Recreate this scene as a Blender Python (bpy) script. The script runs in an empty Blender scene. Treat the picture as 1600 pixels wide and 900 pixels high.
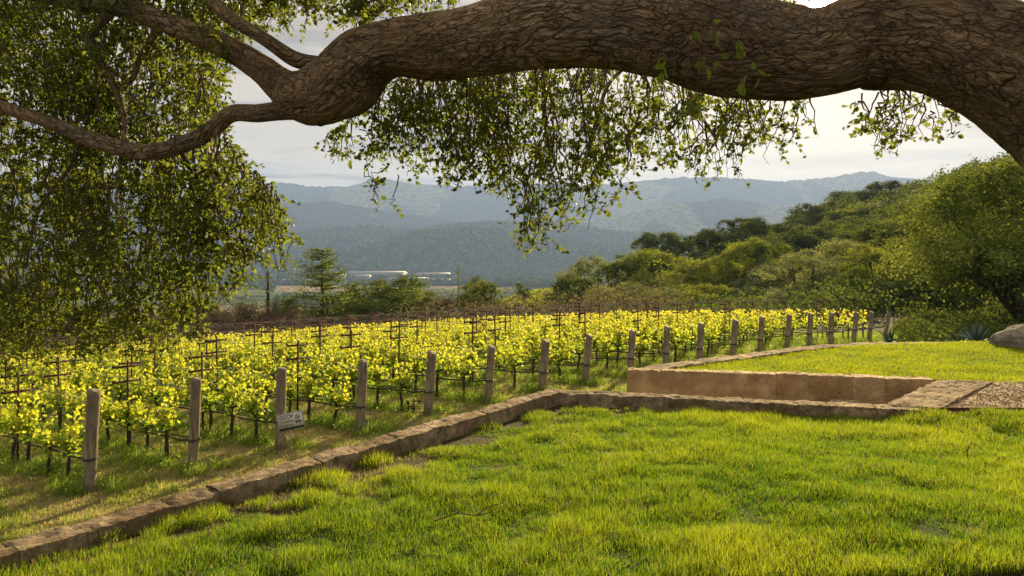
import bpy, math, random
import numpy as np
from mathutils import Vector
R = math.radians
random.seed(7); rng = np.random.default_rng(7)
S = bpy.context.scene; COL = S.collection

# ------------------------------------------------------------------ camera, sky, sun, exposure
F = 1244.0; YH = 390.0                      # focal length and horizon, in pixels of a 1600 px wide frame
cd = bpy.data.cameras.new('camera'); cam = bpy.data.objects.new('camera', cd); COL.objects.link(cam)
cam.location = (0, 0, 0); cam.rotation_euler = (R(90), 0, 0)
cd.sensor_width = 36; cd.lens = 36 * F / 1600; cd.shift_y = -(450 - YH) / 1600
cd.clip_start = .05; cd.clip_end = 40000
S.camera = cam
SUN_AZ = math.atan2(1283 - 800, F); SUN_EL = math.atan2(YH - 8, math.hypot(F, 483))
w = bpy.data.worlds.new('World'); S.world = w; w.use_nodes = True
wt = w.node_tree; wn = wt.nodes; wl = wt.links
for n in list(wn): wn.remove(n)
def N(nt, typ, **kw):
    n = nt.nodes.new(typ)
    for k, v in kw.items():
        if k.startswith('i_'):
            key = k[2:]; key = int(key) if key.isdigit() else key.replace('_', ' ')
            n.inputs[key].default_value = v
        else: setattr(n, k, v)
    return n
def MX(nt, a, b, f, blend='MIX'):
    m = nt.nodes.new('ShaderNodeMix'); m.data_type = 'RGBA'; m.blend_type = blend; m.clamp_factor = True
    for sock, v in ((m.inputs[0], f), (m.inputs[6], a), (m.inputs[7], b)):
        if isinstance(v, bpy.types.NodeSocket): nt.links.new(v, sock)
        elif isinstance(v, (int, float)): sock.default_value = v
        else: sock.default_value = (*v, 1) if len(v) == 3 else v
    return m.outputs[2]
def MATH(nt, op, a, b=None, c=None, clamp=False):
    m = nt.nodes.new('ShaderNodeMath'); m.operation = op; m.use_clamp = clamp
    for i, v in enumerate((a, b, c)):
        if v is None: continue
        if isinstance(v, bpy.types.NodeSocket): nt.links.new(v, m.inputs[i])
        else: m.inputs[i].default_value = v
    return m.outputs[0]
def RAMP(nt, fac, stops):
    r = nt.nodes.new('ShaderNodeValToRGB'); e = r.color_ramp.elements
    while len(e) < len(stops): e.new(.5)
    for el, (p, c) in zip(e, stops):
        el.position = p; el.color = (*c, 1) if len(c) == 3 else c
    nt.links.new(fac, r.inputs[0]); return r.outputs[0]
sky = N(wt, 'ShaderNodeTexSky', sky_type='NISHITA', sun_disc=False)
sky.sun_elevation = SUN_EL; sky.sun_rotation = SUN_AZ
sky.air_density = 1.0; sky.dust_density = 1.2; sky.ozone_density = 1.5; sky.altitude = 100
# thin layered evening cloud: a noise field on a flat cloud deck seen in perspective
tc = N(wt, 'ShaderNodeTexCoord'); sp = N(wt, 'ShaderNodeSeparateXYZ'); wl.new(tc.outputs['Generated'], sp.inputs[0])
zz = MATH(wt, 'ADD', MATH(wt, 'MAXIMUM', sp.outputs[2], 0.0), .035)
cx = MATH(wt, 'DIVIDE', sp.outputs[0], zz); cy = MATH(wt, 'DIVIDE', sp.outputs[1], zz)
cb = N(wt, 'ShaderNodeCombineXYZ'); wl.new(cx, cb.inputs[0]); wl.new(MATH(wt, 'MULTIPLY', cy, 1.9), cb.inputs[1])
n1 = N(wt, 'ShaderNodeTexNoise', i_Scale=.34, i_Detail=9.0, i_Roughness=.56, i_Distortion=.5); wl.new(cb.outputs[0], n1.inputs[0])
cl = RAMP(wt, n1.outputs[0], [(.34, (0, 0, 0)), (.62, (1, 1, 1))])
n2 = N(wt, 'ShaderNodeTexNoise', i_Scale=.5, i_Detail=6.0, i_Roughness=.55); wl.new(cb.outputs[0], n2.inputs[0])
nd = N(wt, 'ShaderNodeVectorMath', operation='DOT_PRODUCT'); wl.new(tc.outputs['Generated'], nd.inputs[0])
nd.inputs[1].default_value = (math.sin(SUN_AZ)*math.cos(SUN_EL), math.cos(SUN_AZ)*math.cos(SUN_EL), math.sin(SUN_EL))
glow = MATH(wt, 'POWER', MATH(wt, 'MAXIMUM', nd.outputs['Value'], 0.0), 26.0)
g2 = MATH(wt, 'POWER', MATH(wt, 'MAXIMUM', nd.outputs['Value'], 0.0), 30000.0)
CB = 5.9
cloudc = MX(wt, (.52*CB, .45*CB, .40*CB), (1.22*CB, 1.02*CB, .76*CB), RAMP(wt, n2.outputs[0], [(.40, (0, 0, 0)), (.50, (1, 1, 1))]))
glowc = MX(wt, cloudc, (1.9*CB, 1.6*CB, 1.2*CB), glow)
skyb = MX(wt, sky.outputs[0], (.62*CB, .65*CB, .74*CB), .75)
skyc = MX(wt, skyb, glowc, MATH(wt, 'ADD', MATH(wt, 'MULTIPLY', cl, .45), .48))
g3 = MATH(wt, 'POWER', MATH(wt, 'MAXIMUM', nd.outputs['Value'], 0.0), 700.0)
skyc = MX(wt, skyc, (26, 22, 15), MATH(wt, 'MULTIPLY', g3, .8))
sunc = MX(wt, skyc, (900, 820, 700), g2)
bg = N(wt, 'ShaderNodeBackground', i_Strength=.05); wl.new(sunc, bg.inputs[0])
wo = N(wt, 'ShaderNodeOutputWorld'); wl.new(bg.outputs[0], wo.inputs[0])
sl = bpy.data.lights.new('sun', 'SUN'); sl.energy = 5.0; sl.angle = R(.55); sl.color = (1, .77, .41)
so = bpy.data.objects.new('sun', sl); COL.objects.link(so); so.location = (20, 40, 40)
sd = Vector((math.sin(SUN_AZ)*math.cos(SUN_EL), math.cos(SUN_AZ)*math.cos(SUN_EL), math.sin(SUN_EL)))
so.rotation_euler = sd.to_track_quat('Z', 'Y').to_euler()
S.view_settings.view_transform = 'Standard'; S.view_settings.look = 'None'
S.view_settings.gamma = 1; S.view_settings.use_curve_mapping = False
S.view_settings.exposure = 1.3

# ------------------------------------------------------------------ helpers
def P(px, py, Y): return np.array([(px - 800) / F * Y, Y, -(py - YH) / F * Y])
def hsh(ix, iy, iz, seed):
    h = (ix.astype(np.int64)*374761393 + iy.astype(np.int64)*668265263 + iz.astype(np.int64)*2147483647 + seed*1274126177) & 0xffffffff
    h = ((h ^ (h >> 13)) * 1274126177) & 0xffffffff
    h = (h ^ (h >> 16)) & 0xffffff
    return h / float(0xffffff)
def vn(x, y, z=None, seed=0):
    x = np.asarray(x, float); y = np.asarray(y, float); z = np.zeros_like(x) if z is None else np.asarray(z, float)
    xi, yi, zi = np.floor(x), np.floor(y), np.floor(z); fx, fy, fz = x-xi, y-yi, z-zi
    fx, fy, fz = (t*t*(3-2*t) for t in (fx, fy, fz)); xi = xi.astype(np.int64); yi = yi.astype(np.int64); zi = zi.astype(np.int64)
    r = 0
    for a in (0, 1):
        for b in (0, 1):
            for c in (0, 1):
                r = r + hsh(xi+a, yi+b, zi+c, seed) * (fx if a else 1-fx) * (fy if b else 1-fy) * (fz if c else 1-fz)
    return r*2-1
def fbm(x, y, z=None, o=4, seed=0):
    t = 0; a = 1; s = 0
    zz = None if z is None else np.asarray(z, float)
    for k in range(o):
        t = t + a*vn(np.asarray(x)*2**k, np.asarray(y)*2**k, None if zz is None else zz*2**k, seed+k); s += a; a *= .5
    return t/s
def sstep(a, b, x): t = np.clip((x-a)/(b-a), 0, 1); return t*t*(3-2*t)
def inpoly(x, y, poly):
    x = np.asarray(x, float); y = np.asarray(y, float); c = np.zeros(x.shape, bool); n = len(poly)
    for i in range(n):
        x1, y1 = poly[i]; x2, y2 = poly[(i+1) % n]
        if y1 == y2: continue
        c ^= ((y1 > y) != (y2 > y)) & (x < (x2-x1)*(y-y1)/(y2-y1)+x1)
    return c
def dseg(x, y, pts):
    d = np.full(np.shape(x), 1e9)
    for (x1, y1), (x2, y2) in zip(pts[:-1], pts[1:]):
        L = (x2-x1)**2+(y2-y1)**2; t = np.clip(((x-x1)*(x2-x1)+(y-y1)*(y2-y1))/L, 0, 1)
        d = np.minimum(d, np.hypot(x-x1-t*(x2-x1), y-y1-t*(y2-y1)))
    return d
class MB:
    def __init__(s): s.V = []; s.F = {}; s.n = 0; s.A = []
    def add(s, V, Fs, a=None):
        V = np.asarray(V, float).reshape(-1, 3)
        for f in (Fs if isinstance(Fs, list) else [Fs]):
            f = np.asarray(f, int)
            if f.size: s.F.setdefault(f.shape[1], []).append(f+s.n)
        s.V.append(V); s.n += len(V)
        s.A.append(np.zeros(len(V)) if a is None else np.broadcast_to(np.asarray(a, float), (len(V),)))
        return s
    def mesh(s, name, mat, smooth=True):
        V = np.concatenate(s.V); me = bpy.data.meshes.new(name)
        me.vertices.add(len(V)); me.vertices.foreach_set('co', V.astype(np.float32).ravel())
        loops = []; tot = []
        for k, fl in s.F.items():
            f = np.concatenate(fl); loops.append(f.ravel()); tot.append(np.full(len(f), k))
        loops = np.concatenate(loops); tot = np.concatenate(tot); st = np.concatenate([[0], np.cumsum(tot)[:-1]])
        me.loops.add(len(loops)); me.loops.foreach_set('vertex_index', loops.astype(np.int32))
        me.polygons.add(len(tot)); me.polygons.foreach_set('loop_start', st.astype(np.int32))
        try: me.polygons.foreach_set('loop_total', tot.astype(np.int32))
        except Exception: pass
        me.update(calc_edges=True)
        if smooth: me.polygons.foreach_set('use_smooth', np.ones(len(tot), bool))
        at = me.attributes.new('rnd', 'FLOAT', 'POINT'); at.data.foreach_set('value', np.concatenate(s.A).astype(np.float32))
        if mat: me.materials.append(mat)
        return me
    def obj(s, name, mat, parent=None, smooth=True, loc=None):
        return link(name, s.mesh(name, mat, smooth), parent, loc)
def link(name, data, parent=None, loc=None):
    o = bpy.data.objects.new(name, data); COL.objects.link(o)
    if parent is not None: o.parent = parent
    if loc is not None: o.location = loc
    return o
def tag(o, label=None, cat=None, group=None, kind=None):
    if label: o['label'] = label
    if cat: o['category'] = cat
    if group: o['group'] = group
    if kind: o['kind'] = kind
    return o
def empty(name, loc, label, cat, group=None, rz=0, sc=1):
    o = bpy.data.objects.new(name, None); COL.objects.link(o); o.location = loc; o.rotation_euler = (0, 0, rz)
    o.scale = (sc, sc, sc) if isinstance(sc, (int, float)) else sc; o.empty_display_size = .1
    return tag(o, label, cat, group)
def grid_faces(nr, nc, wrap=False):
    i = np.arange(nr-1)[:, None]; j = np.arange(nc if wrap else nc-1)[None, :]; j2 = (j+1) % nc
    return np.stack([i*nc+j, i*nc+j2, (i+1)*nc+j2, (i+1)*nc+j], -1).reshape(-1, 4)
def smooth_path(pts, n):
    pts = np.asarray(pts, float); m = len(pts); d = np.concatenate([[0], np.cumsum(np.linalg.norm(np.diff(pts[:, :3], axis=0), axis=1))])
    e = np.vstack([2*pts[0]-pts[1], pts, 2*pts[-1]-pts[-2]]); t = np.linspace(0, d[-1], n); out = []
    for q in t:
        k = min(np.searchsorted(d, q, 'right')-1, m-2); u = (q-d[k])/(d[k+1]-d[k]); p0, p1, p2, p3 = e[k], e[k+1], e[k+2], e[k+3]
        out.append(.5*((2*p1)+(p2-p0)*u+(2*p0-5*p1+4*p2-p3)*u*u+(3*p1-p0-3*p2+p3)*u**3))
    return np.array(out)
def frames(p):
    T = np.gradient(p, axis=0); T /= np.linalg.norm(T, axis=1)[:, None]+1e-12
    a = np.array([0, 0, 1.]) if abs(T[0, 2]) < .9 else np.array([1., 0, 0]); A = []; 
    for t in T:
        a = a-t*np.dot(a, t); a /= np.linalg.norm(a)+1e-12; A.append(a)
    A = np.array(A); return T, A, np.cross(T, A)
def tube(p, r, seg=8, cap=True):
    p = np.asarray(p, float); r = np.broadcast_to(r, (len(p),)); T, A, B = frames(p)
    th = np.arange(seg)/seg*2*np.pi
    V = p[:, None]+r[:, None, None]*(np.cos(th)[None, :, None]*A[:, None]+np.sin(th)[None, :, None]*B[:, None])
    V = V.reshape(-1, 3); fs = [grid_faces(len(p), seg, True)]
    if cap:
        n = len(V); V = np.vstack([V, p[0], p[-1]]); k = np.arange(seg); k2 = (k+1) % seg; b = (len(p)-1)*seg
        fs.append(np.stack([k2, k, np.full(seg, n)], 1)); fs.append(np.stack([b+k, b+k2, np.full(seg, n+1)], 1))
    return V, fs
def box(c, s, rot=None):
    v = np.array([[x, y, z] for x in (-.5, .5) for y in (-.5, .5) for z in (-.5, .5)])*np.asarray(s)
    if rot is not None: v = v@np.asarray(rot).T
    return v+np.asarray(c), np.array([[0, 1, 3, 2], [4, 6, 7, 5], [0, 4, 5, 1], [2, 3, 7, 6], [0, 2, 6, 4], [1, 5, 7, 3]])
def rand_rot(n, up=0.0):
    a = rng.normal(size=(n, 3)); a[:, 2] += up; a /= np.linalg.norm(a, axis=1)[:, None]
    b = np.cross(a, rng.normal(size=(n, 3))); b /= np.linalg.norm(b, axis=1)[:, None]
    return a, b, np.cross(a, b)             # normal, length axis, width axis
OAK = np.array([[0, 0, 0], [.32, .26, .07], [.74, .22, .05], [1, 0, -.08], [.74, -.22, .05], [.32, -.26, .07]])
OAKF = np.array([[0, 1, 2, 3], [0, 3, 4, 5]])
def leaves(mb, pos, nrm, dirv, wid, size, tpl, fc, rnd=None):
    n = len(pos); k = len(tpl); size = np.broadcast_to(size, (n,))[:, None, None]
    V = pos[:, None]+size*(tpl[None, :, :1]*dirv[:, None]+tpl[None, :, 1:2]*wid[:, None]+tpl[None, :, 2:]*nrm[:, None])
    Fc = (fc[None]+(np.arange(n)*k)[:, None, None]).reshape(-1, fc.shape[1])
    rr = rng.random(n) if rnd is None else rnd
    mb.add(V.reshape(-1, 3), Fc, np.repeat(rr, k))

# ------------------------------------------------------------------ materials
def mat(name):
    m = bpy.data.materials.new(name); m.use_nodes = True; nt = m.node_tree
    for n in list(nt.nodes): nt.nodes.remove(n)
    o = nt.nodes.new('ShaderNodeOutputMaterial'); return m, nt, o
def leaf_mat(name, c1, c2, t1, t2, tf=.45, rough=.45, spec=.3, c3=None):
    m, nt, o = mat(name); a = N(nt, 'ShaderNodeAttribute', attribute_name='rnd')
    r = a.outputs['Fac']
    st = [(0, c1), (.9, c2)] + ([(.96, c3)] if c3 else []); tt = [(0, t1), (.9, t2)] + ([(.96, c3)] if c3 else [])
    p = N(nt, 'ShaderNodeBsdfPrincipled', i_Roughness=rough); p.inputs['Specular IOR Level'].default_value = spec
    nt.links.new(RAMP(nt, r, st), p.inputs['Base Color'])
    t = N(nt, 'ShaderNodeBsdfTranslucent'); nt.links.new(RAMP(nt, r, tt), t.inputs[0])
    mx = N(nt, 'ShaderNodeMixShader', i_0=tf); nt.links.new(p.outputs[0], mx.inputs[1]); nt.links.new(t.outputs[0], mx.inputs[2])
    nt.links.new(mx.outputs[0], o.inputs[0]); return m
def surf(name, stops, scale=5, detail=8, rough=.85, bump=.0, bscale=None, coord='Object', stretch=None, dist=.02, spec=.2, stain=None, stain_scale=.6, per=None):
    m, nt, o = mat(name); tc = N(nt, 'ShaderNodeTexCoord'); v = tc.outputs[coord]
    if stretch:
        mp = N(nt, 'ShaderNodeMapping'); mp.inputs['Scale'].default_value = stretch; nt.links.new(v, mp.inputs[0]); v = mp.outputs[0]
    n = N(nt, 'ShaderNodeTexNoise', i_Scale=scale, i_Detail=detail, i_Roughness=.62); nt.links.new(v, n.inputs[0])
    c = RAMP(nt, n.outputs[0], stops)
    if stain:
        n3 = N(nt, 'ShaderNodeTexNoise', i_Scale=stain_scale, i_Detail=6.0, i_Roughness=.6); nt.links.new(tc.outputs[coord], n3.inputs[0])
        c = MX(nt, c, stain, RAMP(nt, n3.outputs[0], [(.45, (0, 0, 0)), (.62, (.8, .8, .8))]))
    if per:
        at = N(nt, 'ShaderNodeAttribute', attribute_name='rnd'); c = MX(nt, c, RAMP(nt, at.outputs['Fac'], [(0, per[0]), (.5, (1, 1, 1)), (1, per[1])]), 1, 'MULTIPLY')
    p = N(nt, 'ShaderNodeBsdfPrincipled', i_Roughness=rough); p.inputs['Specular IOR Level'].default_value = spec
    nt.links.new(c, p.inputs[0])
    if bump:
        n2 = N(nt, 'ShaderNodeTexNoise', i_Scale=bscale or scale*4, i_Detail=8.0, i_Roughness=.65); nt.links.new(v, n2.inputs[0])
        b = N(nt, 'ShaderNodeBump', i_Strength=bump, i_Distance=dist); nt.links.new(n2.outputs[0], b.inputs['Height']); nt.links.new(b.outputs[0], p.inputs['Normal'])
    nt.links.new(p.outputs[0], o.inputs[0]); return m
def flat(name, c, rough=.6, metal=0): return surf(name, [(.3, tuple(x*.8 for x in c)), (.7, tuple(min(1, x*1.15) for x in c))], 9, 4, rough, .1)
M = {}
M['oakleaf'] = leaf_mat('oak_leaf', (.03, .058, .012), (.065, .10, .018), (.18, .26, .022), (.42, .47, .045), .44, .5, .15, (.16, .12, .03))
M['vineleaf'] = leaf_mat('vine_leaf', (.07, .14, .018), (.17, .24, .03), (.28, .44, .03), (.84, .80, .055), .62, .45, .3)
M['grass'] = leaf_mat('lawn_grass', (.045, .095, .012), (.13, .19, .02), (.13, .29, .012), (.60, .66, .03), .5, .5, .15, (.34, .27, .14))
M['drygrass'] = leaf_mat('vineyard_grass', (.05, .085, .012), (.26, .21, .10), (.32, .52, .025), (.68, .54, .22), .55, .5, .25)
M['weed'] = leaf_mat('green_weed', (.05, .10, .012), (.09, .15, .02), (.20, .40, .02), (.40, .58, .04), .55, .42, .3)
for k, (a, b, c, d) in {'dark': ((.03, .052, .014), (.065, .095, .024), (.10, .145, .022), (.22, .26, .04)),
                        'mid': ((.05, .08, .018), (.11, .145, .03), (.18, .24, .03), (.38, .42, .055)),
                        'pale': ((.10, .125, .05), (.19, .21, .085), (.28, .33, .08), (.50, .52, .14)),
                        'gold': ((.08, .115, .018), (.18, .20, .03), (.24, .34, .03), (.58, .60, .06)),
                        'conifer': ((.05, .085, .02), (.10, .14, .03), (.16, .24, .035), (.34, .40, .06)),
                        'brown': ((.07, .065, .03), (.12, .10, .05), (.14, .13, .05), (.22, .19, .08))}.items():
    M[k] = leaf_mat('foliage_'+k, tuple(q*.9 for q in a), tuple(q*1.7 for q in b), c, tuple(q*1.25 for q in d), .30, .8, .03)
M['farwood'] = surf('far_wood', [(.3, (.03, .055, .018)), (.7, (.07, .105, .03))], .05, 4, 1.0, spec=0, per=((.55, .6, .6), (1.9, 1.7, 1.0)))
M['twig'] = surf('twig_bark', [(.3, (.06, .042, .028)), (.7, (.15, .11, .075))], 30, 4, .9)
M['trunk'] = surf('tree_bark', [(.3, (.035, .028, .02)), (.7, (.11, .085, .06))], 6, 6, .9, .6, dist=.05)
M['post'] = surf('weathered_wood', [(.3, (.10, .082, .058)), (.48, (.27, .225, .16)), (.75, (.46, .40, .29))], 7, 10, .85, .8, 22, stretch=(3, 3, .45), dist=.012, stain=(.16, .13, .10), stain_scale=2.6)
M['rust'] = surf('rusty_steel', [(.3, (.055, .022, .014)), (.7, (.13, .05, .03))], 20, 5, .8, .3)
M['hose'] = surf('black_hose', [(.3, (.03, .028, .026)), (.7, (.075, .066, .058))], 8, 4, .55)
M['wire'] = surf('galvanised_wire', [(.3, (.16, .14, .12)), (.7, (.30, .27, .23))], 8, 3, .4, spec=.6)
M['stone'] = surf('wall_stone', [(.28, (.10, .07, .04)), (.42, (.26, .195, .12)), (.56, (.44, .34, .215)), (.72, (.60, .49, .34))], 7.5, 14, .9, 1.0, 22, dist=.05, stain=(.19, .13, .07), stain_scale=1.6, per=((.72, .66, .58), (1.2, 1.12, 1.0)))
M['gold_stone'] = surf('golden_stone', [(.25, (.22, .135, .06)), (.45, (.44, .30, .15)), (.6, (.62, .46, .26)), (.78, (.70, .56, .36))], 3.4, 14, .85, 1.0, 9, dist=.05, stain=(.40, .29, .16), stain_scale=2.4, per=((.82, .78, .72), (1.15, 1.15, 1.15)))
M['gravel'] = surf('gravel', [(.3, (.20, .14, .08)), (.5, (.40, .29, .17)), (.72, (.54, .42, .28))], 28, 10, .95, 1.0, 60, dist=.03)
M['boulder'] = surf('boulder', [(.25, (.22, .18, .14)), (.5, (.40, .34, .27)), (.8, (.52, .45, .37))], 3, 12, .9, 1.0, 9, dist=.12, stain=(.17, .15, .11), stain_scale=2.5)
M['soil'] = surf('lawn_soil', [(.3, (.018, .014, .007)), (.7, (.055, .042, .02))], 12, 8, .95, .8, 30)
M['agave'] = surf('agave_leaf', [(.3, (.06, .11, .10)), (.7, (.12, .19, .17))], 4, 3, .5)
M['white'] = flat('sign_white', (.72, .72, .68), .5); M['ink'] = flat('sign_ink', (.09, .09, .08)); M['band'] = flat('sign_green', (.02, .06, .03)); M['steel'] = flat('stake_steel', (.32, .31, .28))
M['pvc'] = flat('brown_pvc', (.13, .06, .035))

def bark_mat():
    m, nt, o = mat('oak_bark'); at = N(nt, 'ShaderNodeAttribute', attribute_name='bco'); v = at.outputs['Vector']
    nz = N(nt, 'ShaderNodeTexNoise', i_Scale=3.0, i_Detail=5.0); nt.links.new(v, nz.inputs[0])
    ad = N(nt, 'ShaderNodeMixRGB', blend_type='LINEAR_LIGHT', i_Fac=.26); nt.links.new(v, ad.inputs[1]); nt.links.new(nz.outputs[1], ad.inputs[2])
    vo = N(nt, 'ShaderNodeTexVoronoi', feature='DISTANCE_TO_EDGE', i_Scale=19.0); nt.links.new(ad.outputs[0], vo.inputs[0])
    cr = RAMP(nt, vo.outputs['Distance'], [(0, (.12, .12, .12)), (.07, (.6, .6, .6)), (.22, (1, 1, 1))])
    nk = N(nt, 'ShaderNodeTexNoise', i_Scale=7.0, i_Detail=4.0); nt.links.new(v, nk.inputs[0])
    cr = MX(nt, cr, (1, 1, 1), RAMP(nt, nk.outputs[0], [(.42, (0, 0, 0)), (.68, (.55, .55, .55))]))
    vo2 = N(nt, 'ShaderNodeTexVoronoi', feature='DISTANCE_TO_EDGE', i_Scale=46.0); nt.links.new(ad.outputs[0], vo2.inputs[0])
    cr2 = RAMP(nt, vo2.outputs['Distance'], [(0, (0, 0, 0)), (.25, (1, 1, 1))])
    nb = N(nt, 'ShaderNodeTexNoise', i_Scale=26.0, i_Detail=8.0, i_Roughness=.7); nt.links.new(v, nb.inputs[0])
    h = MATH(nt, 'ADD', MATH(nt, 'ADD', MATH(nt, 'MULTIPLY', cr, 1.0), MATH(nt, 'MULTIPLY', cr2, .35)), MATH(nt, 'MULTIPLY', nb.outputs[0], 1.1))
    tn = N(nt, 'ShaderNodeTexNoise', i_Scale=2.2, i_Detail=7.0, i_Roughness=.6); nt.links.new(v, tn.inputs[0])
    c = RAMP(nt, tn.outputs[0], [(.3, (.23, .15, .075)), (.5, (.45, .315, .17)), (.72, (.68, .50, .29))])
    gn = N(nt, 'ShaderNodeTexNoise', i_Scale=1.3, i_Detail=6.0, i_Roughness=.65); nt.links.new(v, gn.inputs[0])
    c = MX(nt, c, (.30, .28, .22), RAMP(nt, gn.outputs[0], [(.50, (0, 0, 0)), (.60, (.6, .6, .6))])); c = MX(nt, c, (.24, .24, .11), RAMP(nt, gn.outputs[0], [(.34, (.6, .6, .6)), (.42, (0, 0, 0))]))
    c = MX(nt, (.035, .024, .016), c, cr); c = MX(nt, MX(nt, c, (.10, .075, .05), .5), c, cr2)
    p = N(nt, 'ShaderNodeBsdfPrincipled', i_Roughness=.85); p.inputs['Specular IOR Level'].default_value = .2; nt.links.new(c, p.inputs[0])
    b = N(nt, 'ShaderNodeBump', i_Strength=1.0, i_Distance=.03); nt.links.new(h, b.inputs['Height']); nt.links.new(b.outputs[0], p.inputs['Normal'])
    nt.links.new(p.outputs[0], o.inputs[0]); return m
M['bark'] = bark_mat()

# ------------------------------------------------------------------ vineyard frame of reference
O0 = np.array([-6.06, 11.4]); E1 = np.array([1.10, 1.03]); E2 = np.array([-1.2, 1.0])
DET = E1[0]*E2[1]-E1[1]*E2[0]
def to_us(X, Y):
    dx, dy = X-O0[0], Y-O0[1]; return (dx*E2[1]-dy*E2[0])/DET, (E1[0]*dy-E1[1]*dx)/DET
def zvine(X, Y):
    u, s = to_us(X, Y)
    zb = -3.45+.30*sstep(0, 6, u)-.055*np.maximum(u-13, 0)
    sp = np.clip(s, 0, 60)
    return zb-.05*sp-.0052*np.minimum(sp, 26)**2-.24*np.maximum(sp-26, 0)+.03*np.clip(-s, 0, 4)
CP = []
for Y, row in {40: [(-600, -9), (0, -8.5), (400, -7), (700, -5.9), (1000, -4.9), (1300, -3.8), (1600, -2.6), (2100, -1.5)],
               60: [(-600, -9), (0, -8), (400, -6.7), (640, -6.3), (800, -6), (1000, -5.8), (1200, -5.0), (1400, -3.0), (1600, -1.2), (2100, 2)],
               100: [(-600, -15), (0, -13), (400, -12), (800, -10), (1000, -8.6), (1150, -6), (1300, 0), (1400, 4), (1600, 8), (2100, 16)],
               155: [(0, -30), (400, -27), (640, -19), (740, -15), (800, -13), (900, -12.0), (1000, -10), (1300, 7), (1600, 18), (2100, 26)],
               205: [(0, -46), (400, -40), (640, -26), (760, -14), (830, -10), (880, -9.2), (1000, -9), (1300, 8), (1600, 20), (2100, 30)],
               250: [(400, -48), (830, -20), (900, -18), (1000, -16)],
               330: [(0, -60), (400, -58), (830, -38), (1000, -30), (1300, -4), (1600, 12), (2100, 30)],
               600: [(-600, -70), (400, -70), (800, -68), (1200, -55), (1600, -30), (2300, 0)]}.items():
    for px, z in row: CP.append(((px-800)/F*Y, Y, z))
for x in (-60, 0, 30, 90): CP.append((x, -60, -1 + (0 if x < 0 else x*.08)))
for x, y, z in ((25, 20, -2.9), (40, 20, -1.5), (40, 0, -1), (-40, 10, -6), (-80, 10, -14), (-60, -20, -6)): CP.append((x, y, z))
CP = np.array(CP); _d = np.hypot(CP[:, None, 0]-CP[None, :, 0], CP[:, None, 1]-CP[None, :, 1])
_w = np.linalg.solve(_d+np.eye(len(CP))*.0, CP[:, 2]-CP[:, 2].mean())
def zrbf(X, Y):
    sh = np.shape(X); X = np.ravel(X); Y = np.ravel(Y)
    out = np.hypot(X[:, None]-CP[None, :, 0], Y[:, None]-CP[None, :, 1])@_w+CP[:, 2].mean()
    return out.reshape(sh)
def hgt(X, Y):
    X = np.asarray(X, float); Y = np.asarray(Y, float)
    u, s = to_us(X, Y)
    inside = sstep(-9, -4, s)*(1-sstep(21, 27, s))*sstep(-14, -8, u)*(1-sstep(19.5, 24, u))
    d = np.hypot(X, Y); nz = fbm(X/30, Y/30, o=4, seed=3)*np.clip((d-40)/60, 0, 1)*1.6
    return zvine(X, Y)*inside+(zrbf(X, Y)+nz)*(1-inside)
def ground_z(x, y): return float(hgt(np.array([x]), np.array([y]))[0])

# ------------------------------------------------------------------ ground sheet
def polar(r, ang): return r[:, None]*np.sin(ang)[None], r[:, None]*np.cos(ang)[None]
fine = np.linspace(R(-48), R(48), 420); rest = np.linspace(R(48), R(312), 90)[1:-1]; ang = np.concatenate([fine, rest])
r = np.concatenate([np.geomspace(1.0, 60, 190), np.geomspace(60, 620, 130)[1:]])
X, Y = polar(r, ang); Z = hgt(X, Y)
def ground_mat():
    m, nt, o = mat('ground'); tc = N(nt, 'ShaderNodeTexCoord'); v = tc.outputs['Object']
    a = N(nt, 'ShaderNodeAttribute', attribute_name='zone')
    def no(s, d=8.0):
        n = N(nt, 'ShaderNodeTexNoise', i_Scale=s, i_Detail=d, i_Roughness=.62); nt.links.new(v, n.inputs[0]); return n.outputs[0]
    c = MX(nt, a.outputs['Color'], MX(nt, a.outputs['Color'], (.5, .5, .5), 1, 'MULTIPLY'), RAMP(nt, no(9), [(.4, (0, 0, 0)), (.6, (1, 1, 1))]))
    c = MX(nt, c, MX(nt, a.outputs['Color'], (1.5, 1.45, 1.3), 1, 'MULTIPLY'), RAMP(nt, no(2.2), [(.48, (0, 0, 0)), (.62, (1, 1, 1))]))
    p = N(nt, 'ShaderNodeBsdfPrincipled', i_Roughness=.95); p.inputs['Specular IOR Level'].default_value = .1; nt.links.new(c, p.inputs[0])
    b = N(nt, 'ShaderNodeBump', i_Strength=.8, i_Distance=.05); nt.links.new(no(24), b.inputs['Height']); nt.links.new(b.outputs[0], p.inputs['Normal'])
    nt.links.new(p.outputs[0], o.inputs[0]); return m
M['ground'] = ground_mat()
def zone_cols(X, Y):
    C = np.zeros(X.shape+(3,)); C[:] = (.085, .085, .038)
    u, s = to_us(X, Y); v = sstep(-9, -4, s)*(1-sstep(21, 24, s))*sstep(-14, -8, u)*(1-sstep(19, 21, u))
    C += ((np.array([.34, .275, .13]))-C)*v[..., None]
    px = 800+X/np.maximum(Y, 1)*F
    k = sstep(135, 150, Y)*(1-sstep(240, 260, Y))*sstep(760, 790, px)*(1-sstep(905, 935, px))
    gr = np.where((Y < 168+4*fbm(X/7, Y/7, seed=8))[..., None], np.array([.36, .24, .11]), np.array([.17, .23, .035]))
    C += (gr-C)*k[..., None]
    b = sstep(28, 34, Y)*(1-sstep(520, 620, px))*(1-v)*(1-sstep(200, 260, Y)); C += (np.array([.10, .095, .045])-C)*(b*.8)[..., None]
    return C
def zone_attr(me, C):
    at = me.attributes.new('zone', 'FLOAT_COLOR', 'POINT'); n = C.reshape(-1, 3); at.data.foreach_set('color', np.hstack([n, np.ones((len(n), 1))]).astype(np.float32).ravel())
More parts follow.
